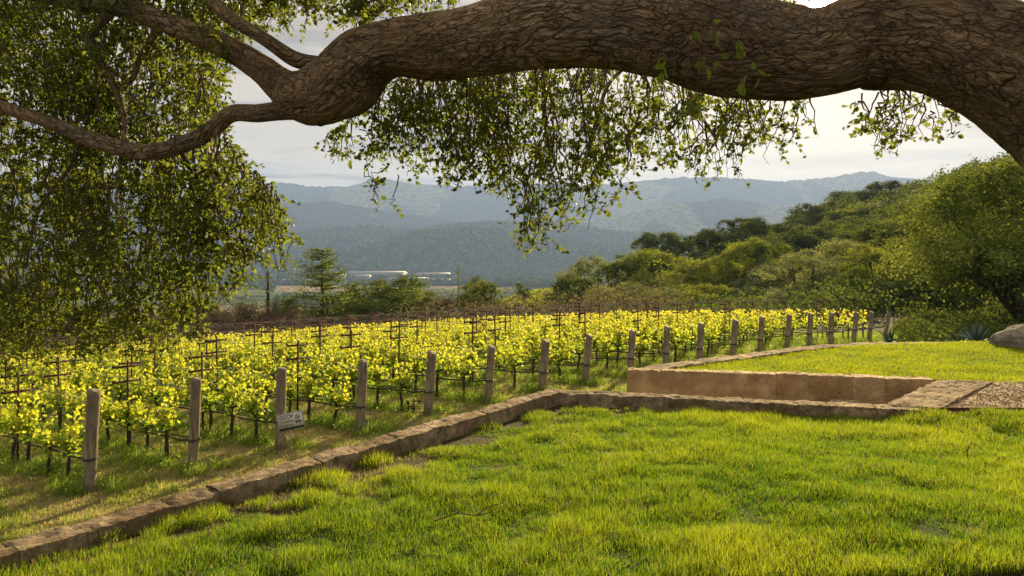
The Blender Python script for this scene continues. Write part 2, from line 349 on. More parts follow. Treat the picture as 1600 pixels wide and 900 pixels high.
mb = MB().add(np.stack([X, Y, Z], -1), grid_faces(len(r), len(ang), True)[:, ::-1])
g = mb.obj('ground', M['ground']); zone_attr(g.data, zone_cols(X, Y)); tag(g, 'dry tan and green ground under the vineyard and slopes', kind='structure')

# ------------------------------------------------------------------ far valley, hills and mountains
def prof(pts, px): p = np.array(pts); return np.interp(px, p[:, 0], p[:, 1])
RG = [  # distance, ridge line in picture rows, front width, back width, roughness
 (2500, [(-900, 400), (0, 405), (380, 405), (440, 408), (500, 398), (560, 386), (620, 372), (670, 361), (730, 360), (800, 364), (880, 372), (960, 386), (1040, 397), (1200, 400), (2500, 405)], 420, 700, 14),
 (3000, [(-900, 385), (200, 372), (430, 372), (480, 360), (560, 356), (640, 362), (700, 354), (760, 349), (830, 350), (900, 355), (1000, 366), (1100, 372), (2500, 372)], 420, 700, 22),
 (3900, [(-900, 350), (200, 330), (400, 322), (450, 316), (520, 312), (600, 330), (680, 340), (800, 345), (900, 345), (960, 338), (1010, 326), (1060, 316), (1130, 309), (1200, 316), (1300, 324), (1500, 320), (2500, 320)], 800, 700, 45),
 (5200, [(-900, 300), (0, 290), (300, 300), (430, 284), (480, 289), (545, 290), (592, 277), (640, 284), (720, 291), (800, 285), (900, 289), (1000, 279), (1090, 275), (1170, 277), (1230, 281), (1290, 277), (1330, 269), (1365, 267), (1395, 277), (1460, 281), (1520, 285), (1700, 290), (2500, 310)], 1200, 900, 45)]
def zfar(X, Y):
    px = 800+X/np.maximum(Y, 1)*F; z = np.full(X.shape, -70.0)
    for k, (D, pts, wf, wb, rough) in enumerate(RG):
        top = (YH-prof(pts, px))/F*D+70; t = np.where(Y < D, 1-(D-Y)/wf, 1-(Y-D)/wb); t = np.clip(t, 0, 1); t = t*t*(3-2*t) if k < 2 else t**1.15
        gul = np.abs(fbm(X/420+k*7, Y/420, o=5, seed=20+k)); n = fbm(X/160, Y/160, o=4, seed=50+k)
        z = np.maximum(z, -70+top*t-(gul*rough*2.2+n*rough*.35)*t*np.clip(1.25-t, .12, 1)+fbm(X/22, Y/22, o=3, seed=60+k)*9*t)
    return z
r = np.concatenate([np.geomspace(560, 2000, 70), np.linspace(2010, 6300, 330), [6800, 7600, 9000]])
fine = np.linspace(R(-38), R(38), 760); rest = np.linspace(R(38), R(322), 60)[1:-1]; ang = np.concatenate([fine, rest])
X, Y = polar(r, ang); Z = zfar(X, Y); fade = sstep(560, 680, np.hypot(X, Y)); Z = Z*fade+(zrbf(X, Y)-1.5)*(1-fade)
Z = np.where(np.hypot(X, Y) > 6400, -70, Z)
C = np.zeros(X.shape+(3,)); C[:] = (.035, .05, .028)
m1 = fbm(X/260, Y/420, o=4, seed=71); C += (np.array([.20, .20, .10])-C)*(sstep(.10, .24, m1))[..., None]
flatm = 1-sstep(-69, -58, Z); fld = vn(np.floor(X/150), np.floor(Y/110)*3.7, seed=5)
fc = np.where((fld > .45)[..., None], np.array([.34, .27, .17]), np.where((fld > -.1)[..., None], np.array([.15, .20, .05]), np.array([.08, .11, .04])))
pxv = 800+X/np.maximum(Y, 1)*F; fc = np.where(((Y > 1900) & (Y < 2080) & (pxv > 690) & (pxv < 860))[..., None], np.array([.24, .30, .04]), fc)
C += (fc-C)*flatm[..., None]
mb = MB().add(np.stack([X, Y, Z], -1), grid_faces(len(r), len(ang), True)[:, ::-1])
def far_mat():
    m, nt, o = mat('hills'); tc = N(nt, 'ShaderNodeTexCoord'); v = tc.outputs['Object']; a = N(nt, 'ShaderNodeAttribute', attribute_name='zone')
    n = N(nt, 'ShaderNodeTexNoise', i_Scale=.035, i_Detail=8.0, i_Roughness=.7); nt.links.new(v, n.inputs[0])
    f = RAMP(nt, n.outputs[0], [(.40, (.35, .35, .35)), (.62, (1.6, 1.6, 1.5))])
    c = MX(nt, a.outputs['Color'], f, 1, 'MULTIPLY')
    p = N(nt, 'ShaderNodeBsdfPrincipled', i_Roughness=1.0); p.inputs['Specular IOR Level'].default_value = .0; nt.links.new(c, p.inputs[0])
    b = N(nt, 'ShaderNodeBump', i_Strength=1.0, i_Distance=14.0); nt.links.new(n.outputs[0], b.inputs['Height']); nt.links.new(b.outputs[0], p.inputs['Normal'])
    nt.links.new(p.outputs[0], o.inputs[0]); return m
hl = mb.obj('hills', far_mat()); zone_attr(hl.data, C); tag(hl, 'hazy blue wooded mountains beyond the flat valley floor', kind='structure')

# far woods: low crowns on the two front hills and in lines over the valley floor
def crown_blobs(n, xs, ys, zs, rs, jag=.25):
    ico = []; t = (1+5**.5)/2
    for a in (-1, 1):
        for b in (-t, t): ico += [(0, a, b), (a, b, 0), (b, 0, a)]
    ico = np.array(ico, float); ico /= np.linalg.norm(ico, axis=1)[:, None]
    fs = []
    for i in range(12):
        for j in range(i+1, 12):
            for k in range(j+1, 12):
                if all(np.linalg.norm(ico[p]-ico[q]) < 1.2 for p, q in ((i, j), (j, k), (i, k))):
                    f = [i, j, k]
                    if np.dot(np.cross(ico[j]-ico[i], ico[k]-ico[i]), ico[i]) < 0: f = [i, k, j]
                    fs.append(f)
    fs = np.array(fs); sc = 1+rng.uniform(-jag, jag, (n, 12, 1))
    V = ico[None]*sc*rs[:, None, None]*np.array([1, 1, 1.15])+np.stack([xs, ys, zs+rs*.5], 1)[:, None]
    return V.reshape(-1, 3), (fs[None]+(np.arange(n)*12)[:, None, None]).reshape(-1, 3), np.repeat(rng.random(n), 12)
n = 26000; yy = rng.uniform(2080, 3050, n); pp = rng.uniform(330, 1250, n); xx = (pp-800)/F*yy; zf = zfar(xx, yy)
keep = (zf > -66) & (fbm(xx/120, yy/120, o=3, seed=90) > -.28); xx, yy, zf = xx[keep], yy[keep], zf[keep]
mb = MB(); V, fs, a = crown_blobs(len(xx), xx, yy, zf, rng.uniform(4.5, 8.5, len(xx))); mb.add(V, fs, a)
tag(mb.obj('hill_wood', M['farwood'], smooth=False), 'dense dark wood covering the low hills across the valley', 'wood', kind='stuff')
xs = []; ys = []
for (p0, p1, y0, y1, nn) in ((430, 900, 2060, 2100, 420), (430, 900, 1560, 1600, 200), (680, 900, 1700, 1760, 260), (740, 900, 1500, 1560, 160), (430, 560, 1900, 1980, 120), (570, 740, 1780, 1800, 90), (535, 715, 1860, 1885, 110), (600, 715, 1540, 1560, 70), (620, 700, 1600, 1640, 60), (-100, 430, 1300, 2000, 500), (820, 1000, 900, 1200, 260), (430, 640, 900, 1100, 120)):
    p = rng.uniform(p0, p1, nn); y = rng.uniform(y0, y1, nn); xs.append((p-800)/F*y); ys.append(y)
xs = np.concatenate(xs); ys = np.concatenate(ys)
mb = MB(); V, fs, a = crown_blobs(len(xs), xs, ys, np.full(len(xs), -70.0), rng.uniform(4, 9, len(xs))); mb.add(V, fs, a)
tag(mb.obj('valley_wood', M['farwood'], smooth=False), 'rows of small green trees across the flat valley floor', 'wood', kind='stuff')

# valley buildings
M['roofw'] = flat('pale_roof', (.40, .37, .33)); M['wallw'] = flat('pale_wall', (.26, .23, .20)); M['pink'] = flat('pink_wall', (.44, .30, .25)); M['roofp'] = flat('brown_roof', (.28, .17, .13)); M['glass'] = flat('dark_window', (.05, .06, .07), .2)
def building(px0, px1, Y, dep, h, wm, rm, label, name='warehouse', cat='building', gable=3):
    x0, x1 = (px0-800)/F*Y, (px1-800)/F*Y; c = ((x0+x1)/2, Y, -70); W = (x1-x0)/2; D = dep/2
    e = empty(name, c, label, cat, 'buildings on the valley floor')
    MB().add(*box((0, 0, h/2), (2*W, dep, h))).obj('wall', wm, e, False)
    V = np.array([[-W-1, -D-1, h+.05], [W+1, -D-1, h+.05], [W+1, D+1, h+.05], [-W-1, D+1, h+.05], [-W-1, 0, h+gable], [W+1, 0, h+gable]])
    b = MB().add(V, [np.array([[0, 1, 5, 4], [3, 4, 5, 2], [0, 3, 2, 1]]), np.array([[0, 4, 3], [1, 2, 5]])]); b.obj('roof', rm, e, False)
    k = max(3, int(2*W/14)); mbw = MB()
    for i in range(k): MB().add(*box((-W+(i+.5)*2*W/k, -D-.15, h*.45), (2*W/k*.45, .25, h*.4))).obj('window', M['glass'], e, False)
building(545, 632, 1960, 120, 12, M['wallw'], M['roofw'], 'long pale-roofed warehouse in the valley, left of the row and widest', gable=5)
building(652, 702, 1940, 90, 10, M['wallw'], M['roofw'], 'pale-roofed warehouse right of the widest one across the valley', gable=4)
building(556, 578, 1780, 50, 10, M['wallw'], M['roofw'], 'small pale shed in front of the widest valley warehouse', gable=4)
building(608, 668, 1640, 60, 8, M['wallw'], M['roofw'], 'low white-roofed building nearest in the valley, above the round bushes', gable=5)
building(505, 540, 1850, 60, 8, M['wallw'], M['roofw'], 'pale shed at the left end of the valley buildings', gable=5)
building(670, 706, 1580, 50, 7, M['wallw'], M['roofw'], 'white-roofed shed just right of the nearest valley building', gable=5)
building(738, 800, 2350, 40, 16, M['pink'], M['roofp'], 'long pinkish two-storey building at the foot of the wooded hill', 'long_house', 'building', 6)
bpy.data.objects['long_house'].location.z = -48

# haze
def haze():
    m, nt, o = mat('haze_air'); v = N(nt, 'ShaderNodeVolumePrincipled'); v.inputs['Color'].default_value = (.36, .53, 1.0, 1); v.inputs['Density'].default_value = .00015; v.inputs['Anisotropy'].default_value = .2
    nt.links.new(v.outputs[0], o.inputs[1])
    h = MB().add(*box((0, 0, 215), (20000, 20000, 640))).obj('haze', m, None, False); tag(h, 'pale blue evening haze filling the valley', kind='stuff')
haze()

# ------------------------------------------------------------------ lawn, path, walls
ZT = -2.2
def Q(px, py, z=ZT):
    Y = -z*F/(py-YH); return ((px-800)/F*Y, Y)
A0 = Q(0, 848); C1 = Q(858, 607)                       # outer (vineyard) edge of the near wall
dx, dy = C1[0]-A0[0], C1[1]-A0[1]; L = math.hypot(dx, dy); ux, uy = dx/L, dy/L
A00 = (A0[0]-ux*8, A0[1]-uy*8); nx_, ny_ = uy, -ux     # inward normal (lawn side)
TH = .30
C2 = Q(1364, 631); K1 = Q(1462, 593); K2 = Q(979, 577)
def offs(pts, d):
    pts = [np.array(p) for p in pts]; out = []
    for i, p in enumerate(pts):
        n = np.zeros(2)
        segs = []
        if i > 0: segs.append(pts[i]-pts[i-1])
        if i < len(pts)-1: segs.append(pts[i+1]-pts[i])
        ns = [np.array([s[1], -s[0]])/np.linalg.norm(s) for s in segs]; n = sum(ns); n /= np.linalg.norm(n)
        out.append(p+n*d/max(.5, float(np.dot(n, ns[0]))))
    return [tuple(o) for o in out]
OUT1 = [A00, A0, C1, C2]; C3 = Q(1464, 641)
FRONT = [A00, A0, C1, C2, (C2[0]+.55, C2[1]-.13)]
CURVE = [K2, Q(1060, 565), Q(1162, 553), Q(1241, 543), Q(1294, 538.5), Q(1359, 535.5), Q(1440, 534.5), Q(1547, 534), (16, 19.2), (21, 19.5)]
def rough_block(mb, a, b, c, d, zt, zb, jag=.010, cell=.034, seed=0):
    """stone block with plan quad a,b (outer side), c,d (inner side); zt top, zb bottom"""
    a, b, c, d = (np.array(q, float) for q in (a, b, c, d))
    nu = max(2, int(np.linalg.norm(b-a)/cell)); nv = max(2, int(np.linalg.norm(d-a)/cell)); nw = max(2, min(14, int((zt-zb)/cell)))
    s0 = float(mb.n % 977); tone = rng.random()
    rz = rng.uniform(-.005, .005); tilt = rng.uniform(-.006, .006, 2)
    def patch(fn, n1, n2, flip=False):
        U, W = np.meshgrid(np.linspace(0, 1, n1+1), np.linspace(0, 1, n2+1), indexing='ij'); p = fn(U[..., None], W[..., None])
        k = np.minimum(np.minimum(U, 1-U)*n1, np.minimum(W, 1-W)*n2)
        f = grid_faces(n1+1, n2+1); mb.add(disp(p), f[:, ::-1] if flip else f, tone)
    ctr = np.array([*(a+b+c+d)/4, zt-.12])
    def disp(p):
        q = p.reshape(-1, 3).copy()
        top = sstep(zt-.05, zt, q[:, 2])
        nz = fbm(q[:, 0]*7+s0, q[:, 1]*7, q[:, 2]*7, o=4, seed=11); ledge = np.round(fbm(q[:, 0]*4.5, q[:, 1]*4.5, o=2, seed=33)*3)/3
        out = q[:, :2]-ctr[:2]; dd = np.linalg.norm(out, axis=1)[:, None]+1e-6
        # round the arrises
        edge = top*sstep(.75, 1., np.max(np.abs(local(q)), axis=1))
        q[:, :2] += out/dd*(nz*jag*.9)[:, None]-out/dd*(edge*.004)[:, None]
        q[:, 2] += top*(nz*jag*1.3+fbm(q[:, 0]*22, q[:, 1]*22, o=3, seed=35)*jag*1.9+ledge*jag*1.5+rz+(q[:, :2]-ctr[:2])@tilt)-edge*.005
        return q
    e1 = (b-a); e2 = (d-a); Mi = np.linalg.inv(np.stack([e1, e2], 1))
    def local(q): return ((q[:, :2]-(a+b+c+d)/4)@Mi.T)*2
    z3 = lambda xy, z: np.concatenate([xy, np.broadcast_to(z, xy.shape[:-1]+(1,))], -1)
    bi = lambda U, W: a*(1-U)*(1-W)+b*U*(1-W)+c*U*W+d*(1-U)*W
    patch(lambda U, W: z3(bi(U, W), zt), nu, nv)
    for (p, q, n1) in ((a, b, nu), (b, c, nv), (c, d, nu), (d, a, nv)):
        patch(lambda U, W, p=p, q=q: z3(p*(1-U)+q*U, zb)+np.concatenate([np.zeros(U.shape[:-1]+(2,)), W*(zt-zb)], -1), n1, nw, True)
def wall_run(mb, outer, inner, zt, zb, step, j=.003, cell=.034):
    outer = np.array(outer); inner = np.array(inner)
    for i in range(len(outer)-1):
        L = np.linalg.norm(outer[i+1]-outer[i]); k = max(1, round(L/step)); cuts = np.linspace(0, 1, k+1)
        cuts[1:-1] += rng.uniform(-.22, .22, k-1)/k
        for t0, t1 in zip(cuts[:-1], cuts[1:]):
            e = j/L; t0 += e; t1 -= e
            o0, o1 = outer[i]*(1-t0)+outer[i+1]*t0, outer[i]*(1-t1)+outer[i+1]*t1
            n0, n1 = inner[i]*(1-t0)+inner[i+1]*t0, inner[i]*(1-t1)+inner[i+1]*t1
            rough_block(mb, o0, o1, n1, n0, zt+rng.uniform(-.005, .005), zb, cell=cell)
mb = MB(); wall_run(mb, FRONT, offs(FRONT, TH), ZT, ZT-1.3, .62)
core = offs(FRONT, TH/2)
tag(mb.obj('retaining_wall', M['stone']), 'low rough-topped stone wall running from bottom left along the near lawn', 'wall')
# return wall beside the gravel path
mb = MB(); ra, rb, rc, rd = Q(1385, 632.5), Q(1463, 594.5), Q(1552, 596), Q(1466, 640)
for t0, t1 in ((0.0, .3), (.3, .66), (.66, 1.)):
    a_, b_, c_, d_ = (np.array(q) for q in (ra, rb, rc, rd)); l = lambda p, q, t: p*(1-t)+q*t
    rough_block(mb, l(a_, b_, t0+.003), l(a_, b_, t1-.003), l(d_, c_, t1-.003), l(d_, c_, t0+.003), ZT+.004+rng.uniform(0, .01), ZT-1.3)
tag(mb.obj('end_wall', M['stone']), 'broad flat stone wall end closing the stair recess beside the gravel path', 'wall')
mb = MB(); BK = [K2, (K1[0]-.02, K1[1]+.02)]; wall_run(mb, offs(BK, -.30), BK, ZT, ZT-1.4, .62, .0015)
tag(mb.obj('recess_wall', M['gold_stone']), 'golden stone wall facing the viewer at the back of the stair recess', 'wall')
CV = smooth_path([(x, y, 0) for x, y in [(K2[0]+.35, K2[1]+.34)]+CURVE[1:]], 40)[:, :2]
mb = MB(); wall_run(mb, CV, offs(CV, .42), ZT+.006, ZT-1.3, .62, .004, .06)
tag(mb.obj('curved_wall', M['stone']), 'curved low stone wall along the back of the far lawn below the end posts', 'wall')
# stair between the walls
e = empty('stone_stair', (4.6, 12.1, -2.2), 'stone steps going down to the vineyard inside the wall recess', 'stairs')
dirv = np.array([K2[0]-K1[0], K2[1]-K1[1]]); dirv /= np.linalg.norm(dirv); nrm = np.array([-dirv[1], dirv[0]])
for k in range(7):
    st0 = np.array([C2[0]+.22, C2[1]+.06]); a_ = st0+dirv*(k*.42); b_ = a_+dirv*.44; wd = nrm*2.1*(1 if nrm[1] > 0 else -1)
    t = MB(); rough_block(t, a_, a_+wd, b_+wd, b_, -2.2-.34-.17*k, -3.6, cell=.08)
    o = t.obj('step', M['stone'], e); o.location = (-4.6, -12.1, 2.2)
def lawn_z(X, Y):
    d = dseg(X, Y, [FRONT[0], FRONT[1], FRONT[2], FRONT[4]])
    z = -2.35-.07*sstep(5, 12, Y)+.055*np.minimum(d, 7)+.02*fbm(X/1.3, Y/1.3, o=3, seed=14)
    near = np.clip(Y-13, 0, 1); zfar_ = -2.27+.008*np.clip(Y-14, 0, 10)+.12*sstep(6, 14, X)
    z = z*(1-near)+(zfar_+.015*fbm(X/1.1, Y/1.1, o=3, seed=15))*near
    r = sstep(4.5, 6.2, X)*sstep(9.4, 10.9, Y)*(1-near); z = z+(-2.235-z)*r
    return z
INN = offs(FRONT, TH-.05)
NEAR = [INN[0], INN[1], INN[2], INN[3], (INN[4][0], INN[4][1]), (rd[0]+.02, rd[1]-.06), (30, 11.0), (30, -14), (-9, -14)]
ic = offs(CV, .38)
FARL = list(ic)+[(21, 13.35), (rc[0]+.1, rc[1]-.02), (K1[0]+.1, K1[1]+.25), (K2[0]+.6, K2[1]+.12)]
def sheet(name, poly, zf, m, cell, label):
    p = np.array(poly); x0, y0 = p.min(0)-cell; x1, y1 = p.max(0)+cell
    xs = np.arange(x0, x1, cell); ys = np.arange(y0, y1, cell); X, Y = np.meshgrid(xs, ys, indexing='ij')
    f = grid_faces(len(xs), len(ys)); cX = X.ravel()[f].mean(1); cY = Y.ravel()[f].mean(1); k = inpoly(cX, cY, poly)
    mb = MB().add(np.stack([X, Y, zf(X, Y)], -1), f[k]); o = mb.obj(name, m); tag(o, label, kind='structure')
sheet('lawn', NEAR, lawn_z, M['soil'], .1, 'soil under the near lawn')
sheet('upper_lawn', FARL, lawn_z, M['soil'], .1, 'soil under the far lawn beyond the recess')
PATHP = [(rd[0]-.1, rd[1]+.02), (rc[0]+.0, rc[1]-.2), (rc[0]+.6, 13.5), (30, 13.5), (30, 10.95)]
sheet('gravel_path', [(rd[0]-.05, rd[1]-.1), (rc[0]-.05, rc[1]-.05), (rc[0]+.3, 13.6), (30, 13.6), (30, 10.8)], lambda X, Y: -2.225+.012*fbm(X*3, Y*3, o=4, seed=4), M['gravel'], .06, 'tan gravel path between the near and far lawn')
pb = rng.uniform(0, 1, (9000, 2)); x = rd[0]+pb[:, 0]*7.5; y = 11.0+pb[:, 1]*2.4; k = inpoly(x, y, [(rd[0]+.05, rd[1]), (rc[0]+.03, rc[1]-.05), (rc[0]+.3, 13.45), (30, 13.45), (30, 10.98)]); x, y = x[k], y[k]
mb = MB(); V, fs, a = crown_blobs(len(x), x, y, np.full(len(x), -2.232), rng.uniform(.006, .019, len(x))); mb.add(V, fs, a)
M['pebble'] = surf('pebbles', [(.3, (.26, .19, .11)), (.7, (.52, .42, .29))], 3, 3, .9, per=((.45, .45, .45), (1.25, 1.2, 1.1)))
tag(mb.obj('path_gravel', M['pebble']), 'loose tan gravel stones on the path', 'gravel', kind='stuff')
# steel edging between path and near lawn
mb = MB().add(*box(((rd[0]+30)/2, 10.97, -2.24), (30-rd[0], .02, .13))); tag(mb.obj('path_edging', M['rust'], smooth=False), 'thin dark edging strip between gravel path and near lawn', 'edging')

# ------------------------------------------------------------------ grass
BL = np.array([[-.5, 0, 0], [.5, 0, 0], [-.36, 0, .5], [.36, 0, .5], [0, 0, 1.]])
BF = np.array([[0, 1, 3], [0, 3, 2], [2, 3, 4]])
def blades(mb, x, y, z, h, wd, rnd, lean=.35):
    n = len(x); a = rng.uniform(0, 2*np.pi, n); la = rng.uniform(0, 2*np.pi, n)+0; lm = rng.gamma(2, lean/2, n)*h
    wx, wy = np.cos(a)*wd, np.sin(a)*wd; V = np.empty((n, 5, 3))
    for i, (bx, _, bz) in enumerate(BL):
        V[:, i, 0] = x+bx*wx+np.cos(la)*lm*bz**1.8; V[:, i, 1] = y+bx*wy+np.sin(la)*lm*bz**1.8
        V[:, i, 2] = z-.008+h*bz*(1-.25*bz*np.minimum(lm/np.maximum(h, 1e-3), 1.2))
    mb.add(V.reshape(-1, 3), (BF[None]+(np.arange(n)*5)[:, None, None]).reshape(-1, 3), np.repeat(rnd, 5))
def scatter(poly, dens, ymin=-99, ymax=99, margin=0):
    """dens(X,Y) blades per square metre, thinned with distance"""
    p = np.array(poly); x0, y0 = p.min(0); x1, y1 = p.max(0); y0 = max(y0, ymin); y1 = min(y1, ymax)
    out = []
    for ya in np.arange(y0, y1, .5):
        xl = max(x0, -.69*(ya+.5)-.4); xr = min(x1, .69*(ya+.5)+.6)
        if xr <= xl: continue
        dn = dens(ya+.25); n = int(dn*(xr-xl)*.5); x = rng.uniform(xl, xr, n); y = rng.uniform(ya, min(ya+.5, y1), n); out.append(np.stack([x, y], 1))
    o = np.concatenate(out); return o[inpoly(o[:, 0], o[:, 1], poly)]
pt = scatter(NEAR, lambda y: 8200*min(1, (6.5/max(y, 4.5))**1.5), 4.9, 11.6); x, y = pt.T
cl = fbm(x/.38, y/.38, o=3, seed=61); bare = sstep(.12, .5, fbm(x/.55, y/.55, o=3, seed=62)+.80*(1-sstep(.0, 1.8, dseg(x, y, INN[:3])))*sstep(5, 8, y)-.22)
k = rng.random(len(x)) > bare*.62*(1-sstep(-.12, .22, cl)); x, y, cl, bare = x[k], y[k], cl[k], bare[k]
big = fbm(x/1.7, y/1.7, o=2, seed=63)
h = (.085+.075*cl+.035*big)*rng.uniform(.55, 1.35, len(x))*(1-.62*bare*(1-sstep(-.12, .22, cl))); h = np.clip(h, .018, .25)
rn = np.clip(.36+.4*big+.3*cl+rng.normal(0, .24, len(x)), 0, .88); dry = rng.random(len(x)) < (.05+.5*bare*(cl < .1)); rn[dry] = 1.0
mb = MB(); blades(mb, x, y, lawn_z(x, y), h, rng.uniform(.003, .0075, len(x))*(1+.07*np.maximum(y-6, 0)), rn, .42)
gl = mb.obj('lawn_grass', M['grass'], smooth=False); tag(gl, 'long bright green grass of the near lawn in front of the stone wall', 'grass', kind='stuff')
print('near blades', len(x))
pt = scatter(FARL, lambda y: 2300*min(1, (14/max(y, 4.5))**1.3), 13, 22); x, y = pt.T; cl = fbm(x/.5, y/.5, o=3, seed=64)
h = (.06+.022*cl)*rng.uniform(.6, 1.3, len(x)); rn = np.clip(.62+.35*cl+rng.normal(0, .15, len(x)), 0, .88)
mb = MB(); blades(mb, x, y, lawn_z(x, y), h, rng.uniform(.007, .011, len(x)), rn, .4)
tag(mb.obj('upper_lawn_grass', M['grass'], smooth=False), 'shorter bright grass of the far lawn inside the curved wall', 'grass', kind='stuff')
VP = [(-14, 9), (-14, 34), (14, 42), (17, 33), (12, 20), (2, 14.9), (1.0, 13.0), (A00[0]-.2, A00[1])]
pt = scatter(VP, lambda y: 2900*min(1, (9/max(y, 4.5))**1.5), 6, 36); x, y = pt.T; u, s = to_us(x, y)
rowd = np.abs((u-np.round(u)))*1.5; strip = (1-sstep(.18, .5, rowd+.18*fbm(x/.5, y/.5, o=3, seed=6)))*(s > -.3); cl = fbm(x/.45, y/.45, o=3, seed=65)
edge = 1-sstep(.2, 1.1, dseg(x, y, [A00, C1]))
tall = np.clip(strip*(cl > -.15)+edge*.3, 0, 1)
h = (.045+.05*(cl > .0)+.15*tall*np.clip(cl+.5, 0, 1))*rng.uniform(.6, 1.5, len(x)); grn = rng.random(len(x)) < (.56+.5*tall+.6*cl)
rn = np.where(grn, rng.uniform(0, .3, len(x)), rng.uniform(.6, 1, len(x)))
mb = MB(); blades(mb, x, y, hgt(x, y), h, rng.uniform(.006, .011, len(x))*(1+.03*np.maximum(y-8, 0)), rn, .6)
tag(mb.obj('vineyard_grass', M['drygrass'], smooth=False), 'patchy dry and green grass growing between the vine rows', 'grass', kind='stuff')
print('vineyard blades', len(x))
x = rng.uniform(-6, 24, 60000); y = rng.uniform(140, 246, 60000); pxk = 800+x/y*F; k = (pxk > 768) & (pxk < 925) & ~((y < 166) & (rng.random(60000) < .5)); x, y = x[k], y[k]
mb = MB(); blades(mb, x, y, hgt(x, y), rng.uniform(.25, .6, len(x)), rng.uniform(.10, .2, len(x)), np.where(y < 165+4*fbm(x/7, y/7, seed=8), 1.0, rng.uniform(.4, .88, len(x))), .4)
tag(mb.obj('knoll_grass', M['grass'], smooth=False), 'sunlit yellow-green grass on the small knoll beyond the vineyard', 'grass', kind='stuff')
# broad-leaved weeds below the vines
n = 60000; uu = rng.integers(0, 19, n)+rng.normal(0, .14, n); ss = rng.uniform(-.2, 14, n)**1.0; x = O0[0]+uu*E1[0]+ss*E2[0]; y = O0[1]+uu*E1[1]+ss*E2[1]
k = fbm(x/.6, y/.6, o=2, seed=77) > -.08; x, y = x[k], y[k]; z = hgt(x, y)+rng.uniform(.01, .17, len(x))
a_, b_, c_ = rand_rot(len(x), 1.2); mb = MB(); leaves(mb, np.stack([x, y, z], 1), a_, b_, c_, rng.uniform(.04, .08, len(x)), OAK, OAKF)
tag(mb.obj('weeds', M['weed'], smooth=False), 'bright green leafy weeds in strips below the vines', 'weeds', kind='stuff')

# ------------------------------------------------------------------ vineyard
ORD = ['first', 'second', 'third', 'fourth', 'fifth', 'sixth', 'seventh', 'eighth', 'ninth', 'tenth', 'eleventh', 'twelfth', 'thirteenth', 'fourteenth', 'fifteenth', 'sixteenth', 'seventeenth', 'eighteenth', 'nineteenth', 'twentieth',
       'twenty-first', 'twenty-second', 'twenty-third', 'twenty-fourth', 'twenty-fifth', 'twenty-sixth', 'twenty-seventh', 'twenty-eighth', 'twenty-ninth', 'thirtieth', 'thirty-first', 'thirty-second', 'thirty-third', 'thirty-fourth', 'thirty-fifth', 'thirty-sixth', 'thirty-seventh', 'thirty-eighth', 'thirty-ninth', 'fortieth', 'forty-first', 'forty-second', 'forty-third', 'forty-fourth', 'forty-fifth', 'forty-sixth', 'forty-seventh', 'forty-eighth', 'forty-ninth', 'fiftieth']
POSTS = [(138, 147, 603), (300, 307, 585), (437, 440, 570), (561, 569, 558), (667, 676, 546), (762, 768, 537), (845, 853, 528.5), (912, 921, 520), (984, 988, 513), (1039, 1042, 507), (1092, 1095, 502), (1143, 1149, 497), (1186, 1190, 492), (1228, 1233, 489), (1263, 1266, 487), (1296, 1299, 486), (1332, 1338, 486), (1357, 1361, 485), (1381, 1388, 485)]
YT = [1.95/((t-YH)/F) for (_, _, t) in POSTS]
for k in range(13, 19): YT[k] = YT[12]+(k-12)*1.2
ROWB = []
def post_mesh(h, lx, ly, rad, seed):
    n = 26; t = np.linspace(0, 1, n); z = -.25+t*(h+.25); p = np.stack([lx*t, ly*t, z], 1); rr = rad*(1+.05*fbm(t*5+seed, t*0+seed, o=2)); rr[-1] *= .86; rr[-2] *= .97
    z0 = p[-2].copy(); p[-1, 2] = p[-2, 2]+.012
    V, fs = tube(p, rr, 24); th = np.arctan2(V[:, 1], V[:, 0]); q = V.copy(); kk = 1+.03*fbm(np.cos(th)*9+seed, np.sin(th)*9, V[:, 2]*.8, o=3, seed=4)
    q[:, 0] = (V[:, 0]-lx*(V[:, 2]/h))*kk+lx*(V[:, 2]/h); return q, fs
for i, ((pb, ptp, ty), Yp) in enumerate(zip(POSTS, YT)):
    zt = -(ty-YH)/F*Yp; xb = (pb-800)/F*Yp; xt = (ptp-800)/F*Yp
    zg = ground_z(xb, Yp); h = zt-zg; ROWB.append((xb, Yp, zg, h))
    extra = {0: 'thickest and nearest, at the left', 1: 'just right of the nearest one', 2: 'with the small white sign in front', 3: 'just right of the sign', 4: 'beside the irrigation valve', 18: 'last at the right end of the line'}.get(i, ORD[i]+' from the left, standing behind the stone wall' if i < 12 else ORD[i]+' from the left, far off above the curved wall')
    e = empty('end_post', (xb, Yp, zg), 'weathered round wooden end post, '+extra, 'post', 'wooden end posts of the vine rows')
    lx, ly = xt-xb, -.06*(0 if i < 3 else 1); rad = .088*rng.uniform(.93, 1.05)
    b = MB(); b.add(*post_mesh(h, lx, ly, rad, i*3.1)); b.obj('timber', M['post'], e)
    for hh, rr, mm, nm in ((.47, .011, 'hose', 'hose_tie'), (h*.62, .0045, 'wire', 'wire_band'), (h*.84, .0045, 'wire', 'wire_band')):
        th = np.linspace(0, 2*np.pi, 25); t = hh/h; ring = np.stack([lx*t+np.cos(th)*(rad+rr*.6), ly*t+np.sin(th)*(rad+rr*.6), hh+.012*np.sin(th*1)], 1)
        b = MB(); b.add(*tube(ring, rr*1.6 if nm == 'hose_tie' else rr, 6)); b.obj(nm, M[mm], e)
def row_pt(i, s):
    x0, y0, z0, h = ROWB[i]; x = x0+s*E2[0]; y = y0+s*E2[1]; return x, y
SMAX = 22.0; VSP = .47
